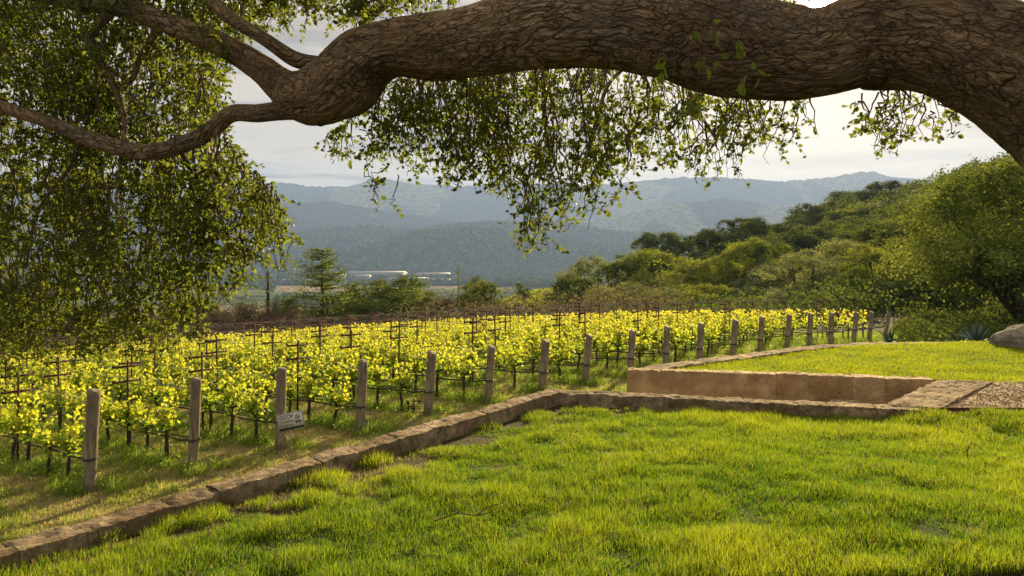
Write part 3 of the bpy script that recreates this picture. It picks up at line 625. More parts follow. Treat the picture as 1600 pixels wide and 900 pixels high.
# vine meshes
def vleaf():
    a = np.linspace(R(-160), R(160), 11); rr = np.array([.42, .55, .42, .62, .5, .78, .5, .62, .42, .55, .42]); p = [[.0, 0, 0]]
    for t, q in zip(a, rr): p.append([q*np.cos(t)+.12, q*np.sin(t), -.16*q*q])
    return np.array(p), np.array([[0, k, k+1] for k in range(1, 11)])
VL, VLF = vleaf()
VINEMESH = []
rot_row = math.atan2(E2[1], E2[0])
for v in range(8):
    tr = MB(); th = .52+rng.uniform(-.04, .04)
    p = smooth_path([(0, 0, -.05), (rng.uniform(-.03, .03), rng.uniform(-.03, .03), .2), (rng.uniform(-.03, .03), rng.uniform(-.02, .02), .4), (0, 0, th)], 9)
    tr.add(*tube(p, np.linspace(.034, .026, 9)*rng.uniform(.85, 1.15), 7))
    fo = MB(); cn = MB(); pos = []
    for sd_ in (-1, 1):
        q = smooth_path([(0, 0, th), (.12*sd_, 0, th+.05), (.33*sd_, rng.uniform(-.03, .03), th+.08)], 6); tr.add(*tube(q, np.linspace(.024, .014, 6), 6))
    for k in range(13):
        bx = rng.normal(0, .125); L = rng.uniform(.15, .60)*(1 if v % 3 else .85); dx_ = rng.normal(0, .09); dy_ = rng.normal(0, .11)
        if rng.random() < .18: L = rng.uniform(.12, .25); dy_ *= 2
        q = smooth_path([(bx, 0, th+.06), (bx+dx_*.4, dy_*.4, th+.06+L*.5), (bx+dx_, dy_*1.5, th+.06+L)], 7); cn.add(*tube(q, np.linspace(.006, .002, 7), 4))
        m_ = int(8+L*28); tt = rng.uniform(.0, 1.05, m_); idx = np.clip(tt*6, 0, 5.99); i0 = idx.astype(int); f = (idx-i0)[:, None]
        pos.append((q[i0]*(1-f)+q[i0+1]*f if True else 0)+rng.normal(0, .045, (m_, 3))*np.array([1, 1.1, .8]))
    pos.append(np.stack([rng.normal(0, .17, 34), rng.normal(0, .09, 34), th+rng.uniform(-.10, .16, 34)], 1))
    pos = np.concatenate(pos); a_, b_, c_ = rand_rot(len(pos), .3)
    sz = rng.uniform(.042, .080, len(pos)); sz = np.where(pos[:, 2] > th+.4, sz*.72, sz)
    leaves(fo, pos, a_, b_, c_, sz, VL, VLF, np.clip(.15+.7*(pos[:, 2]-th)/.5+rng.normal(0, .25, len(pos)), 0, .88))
    VINEMESH.append((tr.mesh('trunk', M['trunk']), cn.mesh('cane', M['weed']), fo.mesh('leaves', M['vineleaf'], False)))
cand = []
for i in range(19):
    for k in range(1, int(SMAX/VSP)):
        s = k*VSP; x, y = row_pt(i, s+rng.uniform(-.05, .05)); px = 800+x/y*F
        if px < -60 or y > 46: continue
        z = ground_z(x, y); cand.append((x*x+y*y, i, k, x, y, z, px))
cand.sort(); print('vines', len(cand))
rowword = lambda i: ORD[i]+' end post from left' if i < 18 else 'last end post at right'
NIND = 295
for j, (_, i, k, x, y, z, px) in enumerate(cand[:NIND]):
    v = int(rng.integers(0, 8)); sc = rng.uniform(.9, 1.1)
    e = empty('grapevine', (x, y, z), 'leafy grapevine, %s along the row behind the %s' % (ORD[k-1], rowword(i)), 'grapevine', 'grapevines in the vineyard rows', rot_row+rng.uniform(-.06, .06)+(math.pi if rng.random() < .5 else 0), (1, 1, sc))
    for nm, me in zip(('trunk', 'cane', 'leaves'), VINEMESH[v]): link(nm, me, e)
# the farther vines as one mass
mb = MB()
for j, (_, i, k, x, y, z, px) in enumerate(cand[NIND:]):
    n = 66; pos = np.stack([rng.normal(0, .14, n), rng.normal(0, .10, n), rng.uniform(.42, 1.12, n)**1.0], 1); c, s_ = math.cos(rot_row), math.sin(rot_row)
    q = np.stack([pos[:, 0]*c-pos[:, 1]*s_+x, pos[:, 0]*s_+pos[:, 1]*c+y, pos[:, 2]+z], 1); a_, b_, c_ = rand_rot(n, .3)
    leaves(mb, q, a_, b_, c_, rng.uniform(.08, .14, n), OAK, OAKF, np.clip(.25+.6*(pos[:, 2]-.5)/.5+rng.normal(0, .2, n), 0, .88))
tag(mb.obj('distant_grapevines', M['vineleaf'], smooth=False), 'yellow-green far rows of the vineyard reading as one leafy mass', 'grapevines', kind='stuff')
mb = MB()
for j, (_, i, k, x, y, z, px) in enumerate(cand[NIND:]): mb.add(*tube([(x, y, z-.05), (x, y, z+.6)], .03, 5))
tag(mb.obj('distant_vine_trunks', M['trunk'], smooth=True), 'dark thin trunks of the far vine rows', 'grapevines', kind='stuff')
# trellis stakes with two crossarms
def angle_bar(p0, p1, wdt):
    return tube([p0, p1], wdt, 4)
st = MB(); st.add(*box((0, 0, .72), (.028, .028, 1.70))); ST = st.mesh('stake', M['rust'], False)
ca = MB(); ca.add(*box((0, 0, 0), (.03, .50, .035))); 
for sgn in (-1, 1): ca.add(*box((0, sgn*.235, .022), (.035, .02, .03)))
CA = ca.mesh('crossarm', M['rust'], False)
nst = 0
for i in range(19):
    off = [1.75, 1.4, 1.6, 1.2, 1.5, 1.75, 1.3][i % 7]; c_ = 0
    for k in range(13):
        s = off+k*1.88; 
        if s > SMAX+.6: break
        x, y = row_pt(i, s); px = 800+x/y*F; c_ += 1
        if px < -40 or y > 46: continue
        z = ground_z(x, y); hh = rng.uniform(-.05, .05)
        e = empty('trellis_stake', (x, y, z+hh), 'rusty steel trellis stake, %s along the row behind the %s' % (ORD[c_-1], rowword(i)), 'stake', 'rusty trellis stakes in the vine rows', rot_row)
        e.rotation_euler = (rng.normal(0, .015), rng.normal(0, .015), rot_row+rng.normal(0, .06)); nst += 1
        link('upright', ST, e)
        for zc in (1.47, 1.21): link('crossarm', CA, e, (.03, 0, zc))
print('stakes', nst)
# hoses and wires, one of each per row
for i in range(19):
    x0, y0, z0, h = ROWB[i]; ss = np.arange(0, SMAX, .235); pts = []
    for s in ss:
        x, y = row_pt(i, s); pts.append((x, y))
    pts = np.array(pts); zz_ = hgt(pts[:, 0], pts[:, 1])
    zh = zz_+.43+.03*np.sin(ss/VSP*math.pi*.5+i)**2*-1+.012*np.sin(ss*3+i*2); zh[0] = z0+.47
    b = MB(); b.add(*tube(np.column_stack([pts, zh]), .016, 6))
    z2 = zh+.035+.03*np.abs(np.sin(ss/VSP*math.pi/2+i)); z2[0] = zh[0]+.03; b.add(*tube(np.column_stack([pts+np.array([.012, .012]), z2]), .010, 5))
    tag(b.obj('drip_hose', M['hose']), 'black irrigation hose strung low along the row behind the %s' % rowword(i), 'hose', 'irrigation hoses of the vine rows')
    b = MB()
    for hh, offn in ((.84*h, .0), (1.23, .22), (1.23, -.22), (1.49, .22), (1.49, -.22)):
        zw = zz_+hh; n_ = np.array([E2[1], -E2[0]])/1.562; wpt = pts+n_*offn*np.minimum(1, ss/1.3)[:, None]; t = np.minimum(1, ss/1.3); zw = zw*t+(z0+.84*h)*(1-t)
        b.add(*tube(np.column_stack([wpt, zw])[::2], .0022, 4))
    tag(b.obj('trellis_wire', M['wire']), 'thin trellis wires strung along the row behind the %s' % rowword(i), 'wire', 'trellis wires of the vine rows')

# far canopy check
for c in range(0, 1400, 150):
    q = [(YH-(z+1.1)/y*F) for (_, i, k, x, y, z, px) in cand if abs(px-c) < 40]
    if q: print('canopy top at', c, round(min(q)), 'stake', round(min(YH-(z+1.5)/y*F for (_, i, k, x, y, z, px) in cand if abs(px-c) < 40)))

# ------------------------------------------------------------------ sign
def text_mesh(s, size, x, y, align='LEFT', bold=0):
    c = bpy.data.curves.new('t', 'FONT'); c.body = s; c.size = size; c.extrude = .0012; c.offset = bold; o = bpy.data.objects.new('t', c); COL.objects.link(o)
    bpy.context.view_layer.update(); dg = bpy.context.evaluated_depsgraph_get(); me = bpy.data.meshes.new_from_object(o.evaluated_get(dg)); COL.objects.unlink(o); bpy.data.objects.remove(o)
    for v in me.vertices: v.co = Vector((v.co.x+x, -.0035-v.co.z, v.co.y+y))
    return me
ys = 12.75; sc_ = P(454.5, 658.5, ys); gz = ground_z(sc_[0], ys)
sg = empty('sign', (sc_[0], ys, gz), 'small white certification sign on a thin stake in front of an end post', 'sign')
hz = sc_[2]-gz
b = MB(); b.add(*box((0, .008, (hz)/2-.05), (.012, .006, hz+.1))); b.obj('stake', M['steel'], sg, False)
pn = MB().add(*box((0, 0, 0), (.42, .004, .285))).obj('panel', M['white'], sg, False, (0, 0, hz)); pn.rotation_euler = (0, R(-11), R(6))
b = MB()
for c_, s_ in (((0, -.0035, .132), (.405, .002, .006)), ((0, -.0035, -.134), (.405, .002, .006)), ((-.2, -.0035, 0), (.006, .002, .27)), ((.2, -.0035, 0), (.006, .002, .27))): b.add(*box(c_, s_))
b.obj('border', M['ink'], pn, False)
MB().add(*box((0, -.0035, -.105), (.385, .0022, .035))).obj('band', M['band'], pn, False)
for s_, z_, sz_, bd in (('CCOF', .055, .082, .0012), ('Certified', -.008, .062, .0), ('Organic', -.068, .062, .0)):
    me = text_mesh(s_, sz_, -.17, z_, bold=bd); me.materials.append(M['ink']); link('lettering', me, pn)
b = MB(); th = np.linspace(0, 2*np.pi, 25); b.add(*tube(np.stack([.115+.034*np.cos(th), np.full(25, -.004), .055+.034*np.sin(th)], 1), .0045, 5)); b.add(*box((.115, -.004, .055), (.02, .002, .026)))
for a in (-1, 1): V = np.array([[.115, -.0045, -.02], [.115+a*.02, -.0045, -.045], [.115+a*.05, -.0045, -.03], [.115+a*.045, -.0045, -.005], [.115+a*.015, -.0045, .0]]); b.add(V, np.array([[0, 1, 2, 3, 4] if a < 0 else [0, 4, 3, 2, 1]]))
b.add(*box((.115, -.0045, .008), (.005, .002, .05))); b.obj('emblem', M['ink'], pn, False)
for c_, s_ in (((.075, 0), 1),): pass
b = MB()
for a in (-.155, .155): b.add(*box((0, 0, 0), (.001, .001, .001)))
# irrigation valve near the fifth post
vx, vy, vz, _ = ROWB[4]; p0 = P(645, 656, vy-.1); vz = ground_z(p0[0], p0[1])
e = empty('irrigation_valve', (p0[0], p0[1], vz), 'brown irrigation riser with valves beside the fifth end post', 'valve')
for q, nm in (((-.09, .28), 'riser_pipe'), ((.02, .36), 'riser_pipe')): MB().add(*tube([(q[0], 0, -.05), (q[0], 0, q[1])], .017, 8)).obj(nm, M['pvc'], e)
b = MB(); b.add(*tube([(-.09, 0, .2), (.02, 0, .2)], .016, 8)); b.add(*tube([(-.2, 0, .1), (-.09, 0, .1)], .014, 8)); b.obj('cross_pipe', M['pvc'], e)
for q in ((-.09, .28), (.02, .17), (.12, .3)): MB().add(*tube([(q[0], 0, q[1]-.03), (q[0], 0, q[1]+.0), (q[0], 0, q[1]+.03)], [.026, .034, .02], 8)).obj('valve_body', M['hose'], e)
MB().add(*tube([(.02, 0, .30), (.12, 0, .30)], .012, 8)).obj('cross_pipe', M['pvc'], e)

# ------------------------------------------------------------------ trees
def crown_mesh(kind, Rr=4.0, Hh=3.0, nb=34, per=260, lf=.17, seed=0, sparse=1.0, flatb=1.0):
    """uneven crown made of many leaf clumps"""
    g = np.random.default_rng(seed); mb = MB(); P0 = []; NR = []; TN = []
    lobes = []
    for k in range(nb):
        a = g.uniform(0, 2*np.pi); t = g.uniform(-1, 1); rr = g.uniform(.30, .98)*math.sqrt(max(0.05, 1-t*t*.85))
        wob = 1+.26*math.sin(a*2+seed)+.2*math.sin(a*3+seed*2.1)
        lobes.append((rr*Rr*wob*math.cos(a), rr*Rr*wob*math.sin(a), Hh*(t*(1 if t > 0 else flatb)), g.uniform(.17, .40)*Rr))
    for (lx, ly, lz, lr) in lobes:
        nt_ = int(13*(lr/(.28*Rr))**1.3)+3; td = g.normal(size=(nt_, 3)); td /= np.linalg.norm(td, axis=1)[:, None]; td[:, 2] = np.where(td[:, 2] < -.3, -td[:, 2], td[:, 2])
        n = int(per*sparse*(lr/(.28*Rr))**2); ti = g.integers(0, nt_, n); o = g.normal(0, 1, (n, 3))*np.array([1, 1, .6])*lr*.17
        P0.append(np.array([lx, ly, lz])+td[ti]*lr*np.array([1, 1, .85])*g.uniform(.7, 1.0, nt_)[ti][:, None]+o); NR.append(td[ti]*.5+o/(lr*.17)*.5); tt_ = g.uniform(-.36, .36); TN.append(tt_+g.normal(0, .12, nt_)[ti])
    # loose outer sprigs
    n = int(per*nb*.05); L = g.integers(0, nb, n); d = g.normal(size=(n, 3)); d /= np.linalg.norm(d, axis=1)[:, None]; la = np.array(lobes)
    P0.append(la[L, :3]+d*la[L, 3:4]*g.uniform(1., 1.3, (n, 1))); NR.append(d); TN.append(np.full(n, .1)); TN = np.concatenate(TN)
    P0 = np.concatenate(P0); NR = np.concatenate(NR); nn = NR+g.normal(0, .45, NR.shape); nn[:, 2] += .55; nn /= np.linalg.norm(nn, axis=1)[:, None]
    b_ = np.cross(nn, g.normal(size=nn.shape)); b_ /= np.linalg.norm(b_, axis=1)[:, None]
    leaves(mb, P0, nn, b_, np.cross(nn, b_), g.uniform(.7, 1.4, len(P0))*lf, OAK*np.array([1, 1.35, 1]), OAKF, np.clip(.42+TN+g.normal(0, .13, len(P0)), 0, .9))
    return mb.mesh('crown', M[kind], False), lobes
def branch_mesh(Hh, lobes, seed=0):
    g = np.random.default_rng(seed); b = MB()
    for k in g.choice(len(lobes), min(14, len(lobes)), replace=False):
        l = np.array(lobes[k][:3]); p0 = np.array([0, 0, -Hh*.9]); q = smooth_path([p0, (p0+l)/2+g.normal(0, .25, 3), l], 9); b.add(*tube(q, np.linspace(.17, .03, 9), 6))
    return b.mesh('limbs', M['trunk'])
def trunk_mesh(h, rad, lobes, seed=0, lean=.4, m=None):
    g = np.random.default_rng(seed); b = MB(); top = (0, 0, 1.)
    b.add(*tube(smooth_path([(0, 0, -.1), (g.uniform(-.2, .2), 0, .4), top], 10), np.linspace(rad*1.25, rad*.75, 10), 9))
    return b.mesh('trunk', M['trunk'])
VAR = {}
def variants(key, n, **kw):
    out = []
    for s in range(n):
        me, lob = crown_mesh(seed=abs(hash(key)) % 1 + s*17+len(VAR)*101, **kw); out.append((me, trunk_mesh(2.2, .26, lob, seed=s+5), branch_mesh(kw['Hh'], lob, s+3)))
    VAR[key] = out
variants('dark', 3, kind='dark', Rr=4, Hh=3.4, nb=46, per=470, lf=.160)
variants('mid', 3, kind='mid', Rr=4, Hh=3.2, nb=46, per=470, lf=.15)
variants('pale', 2, kind='pale', Rr=4, Hh=2.9, nb=42, per=440, lf=.135)
variants('gold', 2, kind='gold', Rr=4, Hh=3.2, nb=48, per=480, lf=.14)
variants('brown', 2, kind='brown', Rr=4, Hh=2.8, nb=54, per=170, lf=.15)
cnt = {}
def tree(px, ytop, hw, Yd, key, label, hs=1.0, name='oak_tree', cat='tree', group='trees beyond the vineyard', drop=None):
    """px centre, ytop top row, hw half width in px, Yd distance"""
    r = hw/F*Yd*1.3; s = r/3.9; x = (px-800)/F*Yd; ztop = -(ytop-YH)/F*Yd; zg = ground_z(x, Yd)
    c = cnt.get(key, 0); cnt[key] = c+1; cr, tr, br = VAR[key][c % len(VAR[key])]
    zb = max(zg-.3, ztop-2.6*r*hs); zs = max(.72*s, (ztop-zb)/7.2); hc = ztop-4.0*zs
    e = empty(name, (x, Yd, zg), label, cat, group, rng.uniform(0, 6.28), 1)
    o = link('crown', cr, e, (0, 0, hc-zg)); o.scale = (s, s, zs)
    o = link('limbs', br, e, (0, 0, hc-zg)); o.scale = (s, s, zs)
    o = link('trunk', tr, e, (0, 0, 0)); o.scale = (s, s, max(.4, hc-2.8*zs-zg))
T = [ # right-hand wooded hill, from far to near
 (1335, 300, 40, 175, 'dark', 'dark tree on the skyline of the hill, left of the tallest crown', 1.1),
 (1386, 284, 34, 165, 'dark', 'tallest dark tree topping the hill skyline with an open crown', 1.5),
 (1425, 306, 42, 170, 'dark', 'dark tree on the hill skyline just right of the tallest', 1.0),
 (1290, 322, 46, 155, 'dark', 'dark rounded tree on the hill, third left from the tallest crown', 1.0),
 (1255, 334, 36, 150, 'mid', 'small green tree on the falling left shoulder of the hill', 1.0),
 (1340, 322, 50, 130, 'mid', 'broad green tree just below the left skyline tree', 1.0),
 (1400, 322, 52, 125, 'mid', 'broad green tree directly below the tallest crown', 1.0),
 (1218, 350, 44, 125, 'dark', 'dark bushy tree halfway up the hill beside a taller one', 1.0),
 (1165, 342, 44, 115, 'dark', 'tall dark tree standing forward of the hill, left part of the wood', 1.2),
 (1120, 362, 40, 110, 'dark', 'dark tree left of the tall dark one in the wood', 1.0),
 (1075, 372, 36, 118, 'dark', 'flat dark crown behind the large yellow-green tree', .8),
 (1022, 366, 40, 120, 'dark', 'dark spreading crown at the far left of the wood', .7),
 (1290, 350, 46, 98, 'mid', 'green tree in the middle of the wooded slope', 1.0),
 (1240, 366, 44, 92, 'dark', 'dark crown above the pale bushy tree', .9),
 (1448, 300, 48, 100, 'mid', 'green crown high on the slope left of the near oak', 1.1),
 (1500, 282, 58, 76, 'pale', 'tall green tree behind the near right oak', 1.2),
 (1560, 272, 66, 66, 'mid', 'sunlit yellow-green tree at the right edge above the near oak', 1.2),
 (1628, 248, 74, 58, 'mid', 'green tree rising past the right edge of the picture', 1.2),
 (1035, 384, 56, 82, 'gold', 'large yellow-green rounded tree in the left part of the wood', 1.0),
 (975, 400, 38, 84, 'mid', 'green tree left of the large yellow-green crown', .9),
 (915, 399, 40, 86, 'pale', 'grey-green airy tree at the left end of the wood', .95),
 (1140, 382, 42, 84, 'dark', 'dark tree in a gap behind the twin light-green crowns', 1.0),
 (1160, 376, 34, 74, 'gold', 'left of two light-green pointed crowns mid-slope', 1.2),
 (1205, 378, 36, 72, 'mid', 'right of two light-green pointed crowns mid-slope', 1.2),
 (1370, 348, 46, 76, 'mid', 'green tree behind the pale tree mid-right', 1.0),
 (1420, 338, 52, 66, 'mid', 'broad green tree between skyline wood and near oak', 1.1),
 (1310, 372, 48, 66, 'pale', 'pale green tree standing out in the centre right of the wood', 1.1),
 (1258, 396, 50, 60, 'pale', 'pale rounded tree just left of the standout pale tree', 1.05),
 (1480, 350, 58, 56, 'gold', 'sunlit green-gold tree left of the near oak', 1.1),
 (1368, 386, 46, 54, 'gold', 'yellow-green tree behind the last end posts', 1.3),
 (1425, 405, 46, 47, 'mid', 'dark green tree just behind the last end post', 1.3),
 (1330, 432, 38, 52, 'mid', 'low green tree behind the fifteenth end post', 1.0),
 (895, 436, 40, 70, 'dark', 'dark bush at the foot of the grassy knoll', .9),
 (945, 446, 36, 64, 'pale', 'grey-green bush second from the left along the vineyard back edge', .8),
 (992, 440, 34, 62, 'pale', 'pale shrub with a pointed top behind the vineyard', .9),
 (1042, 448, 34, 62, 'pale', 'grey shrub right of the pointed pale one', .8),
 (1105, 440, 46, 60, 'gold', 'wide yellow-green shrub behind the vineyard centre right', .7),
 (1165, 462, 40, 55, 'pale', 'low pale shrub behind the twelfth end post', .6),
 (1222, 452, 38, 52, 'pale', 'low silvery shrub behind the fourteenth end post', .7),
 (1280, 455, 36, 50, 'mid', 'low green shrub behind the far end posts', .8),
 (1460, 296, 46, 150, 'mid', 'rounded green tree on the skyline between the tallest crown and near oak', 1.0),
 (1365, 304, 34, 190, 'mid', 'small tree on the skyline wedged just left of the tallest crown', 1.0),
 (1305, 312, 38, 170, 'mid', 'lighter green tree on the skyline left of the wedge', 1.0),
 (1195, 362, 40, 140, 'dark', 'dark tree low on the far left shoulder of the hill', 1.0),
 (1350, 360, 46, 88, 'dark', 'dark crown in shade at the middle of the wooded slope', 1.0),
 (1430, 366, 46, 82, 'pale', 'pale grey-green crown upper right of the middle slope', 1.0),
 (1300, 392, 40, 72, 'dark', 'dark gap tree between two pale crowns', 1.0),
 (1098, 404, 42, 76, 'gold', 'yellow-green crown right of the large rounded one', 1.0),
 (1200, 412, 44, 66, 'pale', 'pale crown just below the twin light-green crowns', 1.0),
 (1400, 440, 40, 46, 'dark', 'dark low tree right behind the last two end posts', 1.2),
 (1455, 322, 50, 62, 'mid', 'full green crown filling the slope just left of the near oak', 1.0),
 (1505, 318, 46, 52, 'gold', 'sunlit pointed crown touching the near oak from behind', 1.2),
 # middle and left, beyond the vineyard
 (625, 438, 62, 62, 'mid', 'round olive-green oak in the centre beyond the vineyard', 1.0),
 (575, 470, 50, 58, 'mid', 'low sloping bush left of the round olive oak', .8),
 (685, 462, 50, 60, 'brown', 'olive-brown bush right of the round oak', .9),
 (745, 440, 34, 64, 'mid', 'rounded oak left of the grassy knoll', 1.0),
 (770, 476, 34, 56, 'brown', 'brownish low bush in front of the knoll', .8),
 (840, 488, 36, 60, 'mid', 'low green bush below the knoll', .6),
 (545, 452, 22, 66, 'dark', 'dark leaning tree just right of the tall conifer', 1.3),
 (300, 470, 40, 60, 'mid', 'green bush seen through the hanging leaves at left', .9),
 (120, 480, 60, 60, 'mid', 'wide bush behind the hanging leaves at far left', .8),
 (745, 432, 10, 300, 'mid', 'small bush on the valley side of the knoll', 1.0), (812, 441, 7, 205, 'mid', 'tiny round bush on top of the grassy knoll', 1.0), (880, 436, 12, 215, 'dark', 'small dark tree at the right end of the knoll', 1.2)]
for t in T: tree(*t[:6], hs=t[6])
# scrub filling the slope between the trees
def scrub(name, m, n, box_, size, label, lf, per):
    mb = MB(); px = rng.uniform(box_[0], box_[1], n); Yd = np.exp(rng.uniform(math.log(box_[2]), math.log(box_[3]), n)); x = (px-800)/F*Yd; z = hgt(x, Yd)
    u, s_ = to_us(x, Yd); k = ~((u > -3) & (u < 19.6) & (s_ < 23.2) & (s_ > -1.0)) & (Yd > 21.5) & ~((px < 1412) & (Yd < 38)) & ~((Yd > 58) & (px > 765) & (px < 925)); x, Yd, z = x[k], Yd[k], z[k]; r_ = rng.uniform(*size, len(x))*(1+Yd/300)
    for i in range(len(x)):
        d = rng.normal(size=(per, 3)); d /= np.linalg.norm(d, axis=1)[:, None]; d[:, 2] = np.abs(d[:, 2]); q = np.array([x[i], Yd[i], z[i]-.1])+d*r_[i]*np.array([1, 1, .95])*(.55+.55*rng.random((per, 1)))
        nn = d+rng.normal(0, .7, d.shape); nn /= np.linalg.norm(nn, axis=1)[:, None]; b_ = np.cross(nn, rng.normal(size=nn.shape)); b_ /= np.linalg.norm(b_, axis=1)[:, None]
        leaves(mb, q, nn, b_, np.cross(nn, b_), rng.uniform(.7, 1.4, per)*lf*(.6+Yd[i]/80), OAK*np.array([1, 1.3, 1]), OAKF, np.clip(rng.normal(.45, .25, per), 0, .9))
    tag(mb.obj(name, M[m], smooth=False), label, 'scrub', kind='stuff')
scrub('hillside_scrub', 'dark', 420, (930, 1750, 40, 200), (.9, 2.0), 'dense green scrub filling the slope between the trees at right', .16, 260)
scrub('shaded_scrub', 'dark', 150, (1395, 1800, 22, 40), (.5, 1.1), 'shaded low scrub on the bank behind the far lawn at right', .10, 420)  # shade on this bank is put into the colour: dark foliage used
scrub('brown_scrub', 'brown', 1700, (-80, 1050, 34, 125), (1.2, 2.9), 'low olive-brown scrub beyond the back edge of the vineyard', .13, 190)
# lone small tree on the knoll
e_r = 150; x = (821-800)/F*e_r; zg = ground_z(x, e_r)
e = empty('small_tree', (x, e_r, zg), 'lone small tree with a bare stem on the grassy knoll', 'tree', 'trees beyond the vineyard')
o = link('crown', VAR['dark'][1][0], e, (0, 0, -(460-YH)/F*e_r-zg)); o.scale = (.26, .26, .26); MB().add(*tube([(0, 0, -.3), (.1, 0, 1.2), (0, 0, -(462-YH)/F*e_r-zg)], [.22, .16, .12], 7)).obj('trunk', M['trunk'], e)
# near oak at the right, with a leaning trunk
def near_oak():
    Yd = 33; x = (1660-800)/F*Yd; zg = ground_z(x, Yd); e = empty('oak_tree', (x, Yd, zg), 'large sunlit oak at the right edge with a dark leaning trunk behind the boulder', 'tree')
    b = MB(); T0 = P(1625, 530, Yd)-[x, Yd, zg]; pts = [T0+[0.5, 0, -.6], T0, P(1592, 485, Yd)-[x, Yd, zg], P(1566, 455, Yd)-[x, Yd, zg], P(1552, 425, Yd)-[x, Yd, zg], P(1545, 380, Yd)-[x, Yd, zg]]
    b.add(*tube(smooth_path(pts, 24), np.linspace(.42, .22, 24), 12))
    for q0, q1, q2 in (((1566, 455), (1535, 440), (1500, 420)), ((1552, 425), (1580, 380), (1610, 340)), ((1556, 440), (1600, 420), (1650, 400)), ((1548, 400), (1520, 370), (1500, 350)), ((1566, 455), (1590, 436), (1630, 440))):
        b.add(*tube(smooth_path([P(*q, Yd)-[x, Yd, zg]+rng.normal(0, .1, 3) for q in (q0, q1, q2)], 9), np.linspace(.16, .05, 9), 7))
    b.obj('trunk', M['trunk'], e)
    me, lob = crown_mesh('mid', Rr=4.8, Hh=3.1, nb=125, per=400, lf=.11, seed=321, flatb=.35)
    o = link('crown', me, e, tuple(P(1580, 402, Yd)-[x, Yd, zg])); o.scale = (1.0, 1.0, .95)
near_oak()
tree(1600, 400, 70, 44, 'mid', 'low dark tree behind the near oak trunk', 1.2); tree(1520, 420, 60, 46, 'mid', 'shaded tree seen below the near oak crown', 1.2); tree(1680, 330, 90, 40, 'gold', 'bright tree beyond the right edge behind the boulder', 1.1)
tree(1480, 430, 50, 43, 'dark', 'dark shaded shrub left of the agaves', 1.2); tree(1560, 470, 50, 41, 'gold', 'low sunlit scrub below the near oak trunk', .8)
# tall feathery conifer, and companions
def conifer(px, ytop, ybase, hwp, Yd, label, kind='conifer', n=46, seed=0, per=34):
    g = np.random.default_rng(seed); x = (px-800)/F*Yd; zg = ground_z(x, Yd); zt = -(ytop-YH)/F*Yd; H = zt-zg; W = hwp/F*Yd
    e = empty('conifer_tree', (x, Yd, zg), label, 'tree', 'trees beyond the vineyard'); b = MB(); b.add(*tube([(0, 0, -.5), (.05, 0, H*.5), (0, 0, H)], [.2, .13, .02], 8)); fo = MB(); pos = []
    for k in range(n):
        t = g.uniform(.22, 1)**.85; a = g.uniform(0, 6.28); L = W*(1.1-t)**.6*g.uniform(.6, 1.15)*(1 if t > .35 else .7); z0 = H*t; tip = np.array([math.cos(a)*L, math.sin(a)*L, z0+L*g.uniform(.0, .35)]); q = smooth_path([(0, 0, z0), (tip[0]*.5, tip[1]*.5, z0+L*.02), tip], 7); b.add(*tube(q, np.linspace(.035, .01, 7), 4))
        m_ = int(per*(.5+L/W)); tt = g.uniform(.25, 1, m_); pos.append(np.array([q[int(v*6)] for v in tt])+g.normal(0, .16, (m_, 3))*np.array([1, 1, .7]))
    pos = np.concatenate(pos); a_, b_, c_ = rand_rot(len(pos), .5); leaves(fo, pos, a_, b_, c_, rng.uniform(.10, .20, len(pos)), OAK, OAKF)
    b.obj('trunk', M['trunk'], e); fo.obj('crown', M[kind], e, False)
conifer(503, 390, 520, 88, 58, 'tall feathery green conifer left of centre beyond the vineyard', n=105, seed=4, per=40)
conifer(556, 440, 520, 40, 62, 'smaller dark conifer to the right of the tall feathery one', n=44, seed=8)
conifer(450, 468, 520, 36, 56, 'low loose green conifer left of the tall feathery one', n=50, seed=12, per=40)
conifer(716, 415, 470, 9, 190, 'thin dark conifer standing by the valley buildings', n=30, seed=15)
conifer(418, 400, 520, 6, 62, 'thin nearly bare conifer pole at the edge of the hanging leaves', n=16, seed=19, per=8)
# leafless brush
for k in range(20):
    g = np.random.default_rng(500+k); Yd = g.uniform(46, 60); px = 318+k*11.5+g.uniform(-6, 6) if k < 14 else g.uniform(20, 320); x = (px-800)/F*Yd; zg = ground_z(x, Yd); H = -(g.uniform(462, 494)-YH)/F*Yd-zg
    b = MB(); stack = [((0, 0, -.2), (g.normal(0, .15), g.normal(0, .15), H*.45), .07, 0)]
    while stack:
        p0, p1, rr, lv = stack.pop(); p0 = np.array(p0); p1 = np.array(p1); b.add(*tube(smooth_path([p0, (p0+p1)/2+g.normal(0, .06, 3)*(lv+1), p1], 5), np.linspace(rr, rr*.6, 5), 4))
        if lv < 4:
            L = np.linalg.norm(p1-p0)
            for q in range(3 if lv else 5):
                d = (p1-p0)/L+g.normal(0, .5, 3); d[2] = abs(d[2])*.9+.25; d /= np.linalg.norm(d); st_ = p0+(p1-p0)*g.uniform(.5, 1); stack.append((st_, st_+d*L*g.uniform(.45, .72), rr*.58, lv+1))
    lab = 'leafless grey-brown brush tree, %s from the right of the bare thicket beyond the vineyard' % ORD[13-k] if k < 14 else 'leafless brush tree behind the hanging oak leaves, %s planted of the left group' % ORD[k-14]
    tag(b.obj('bare_tree', M['twig'], None, True, (x, Yd, zg)), lab, 'tree', 'leafless brush beyond the vineyard')
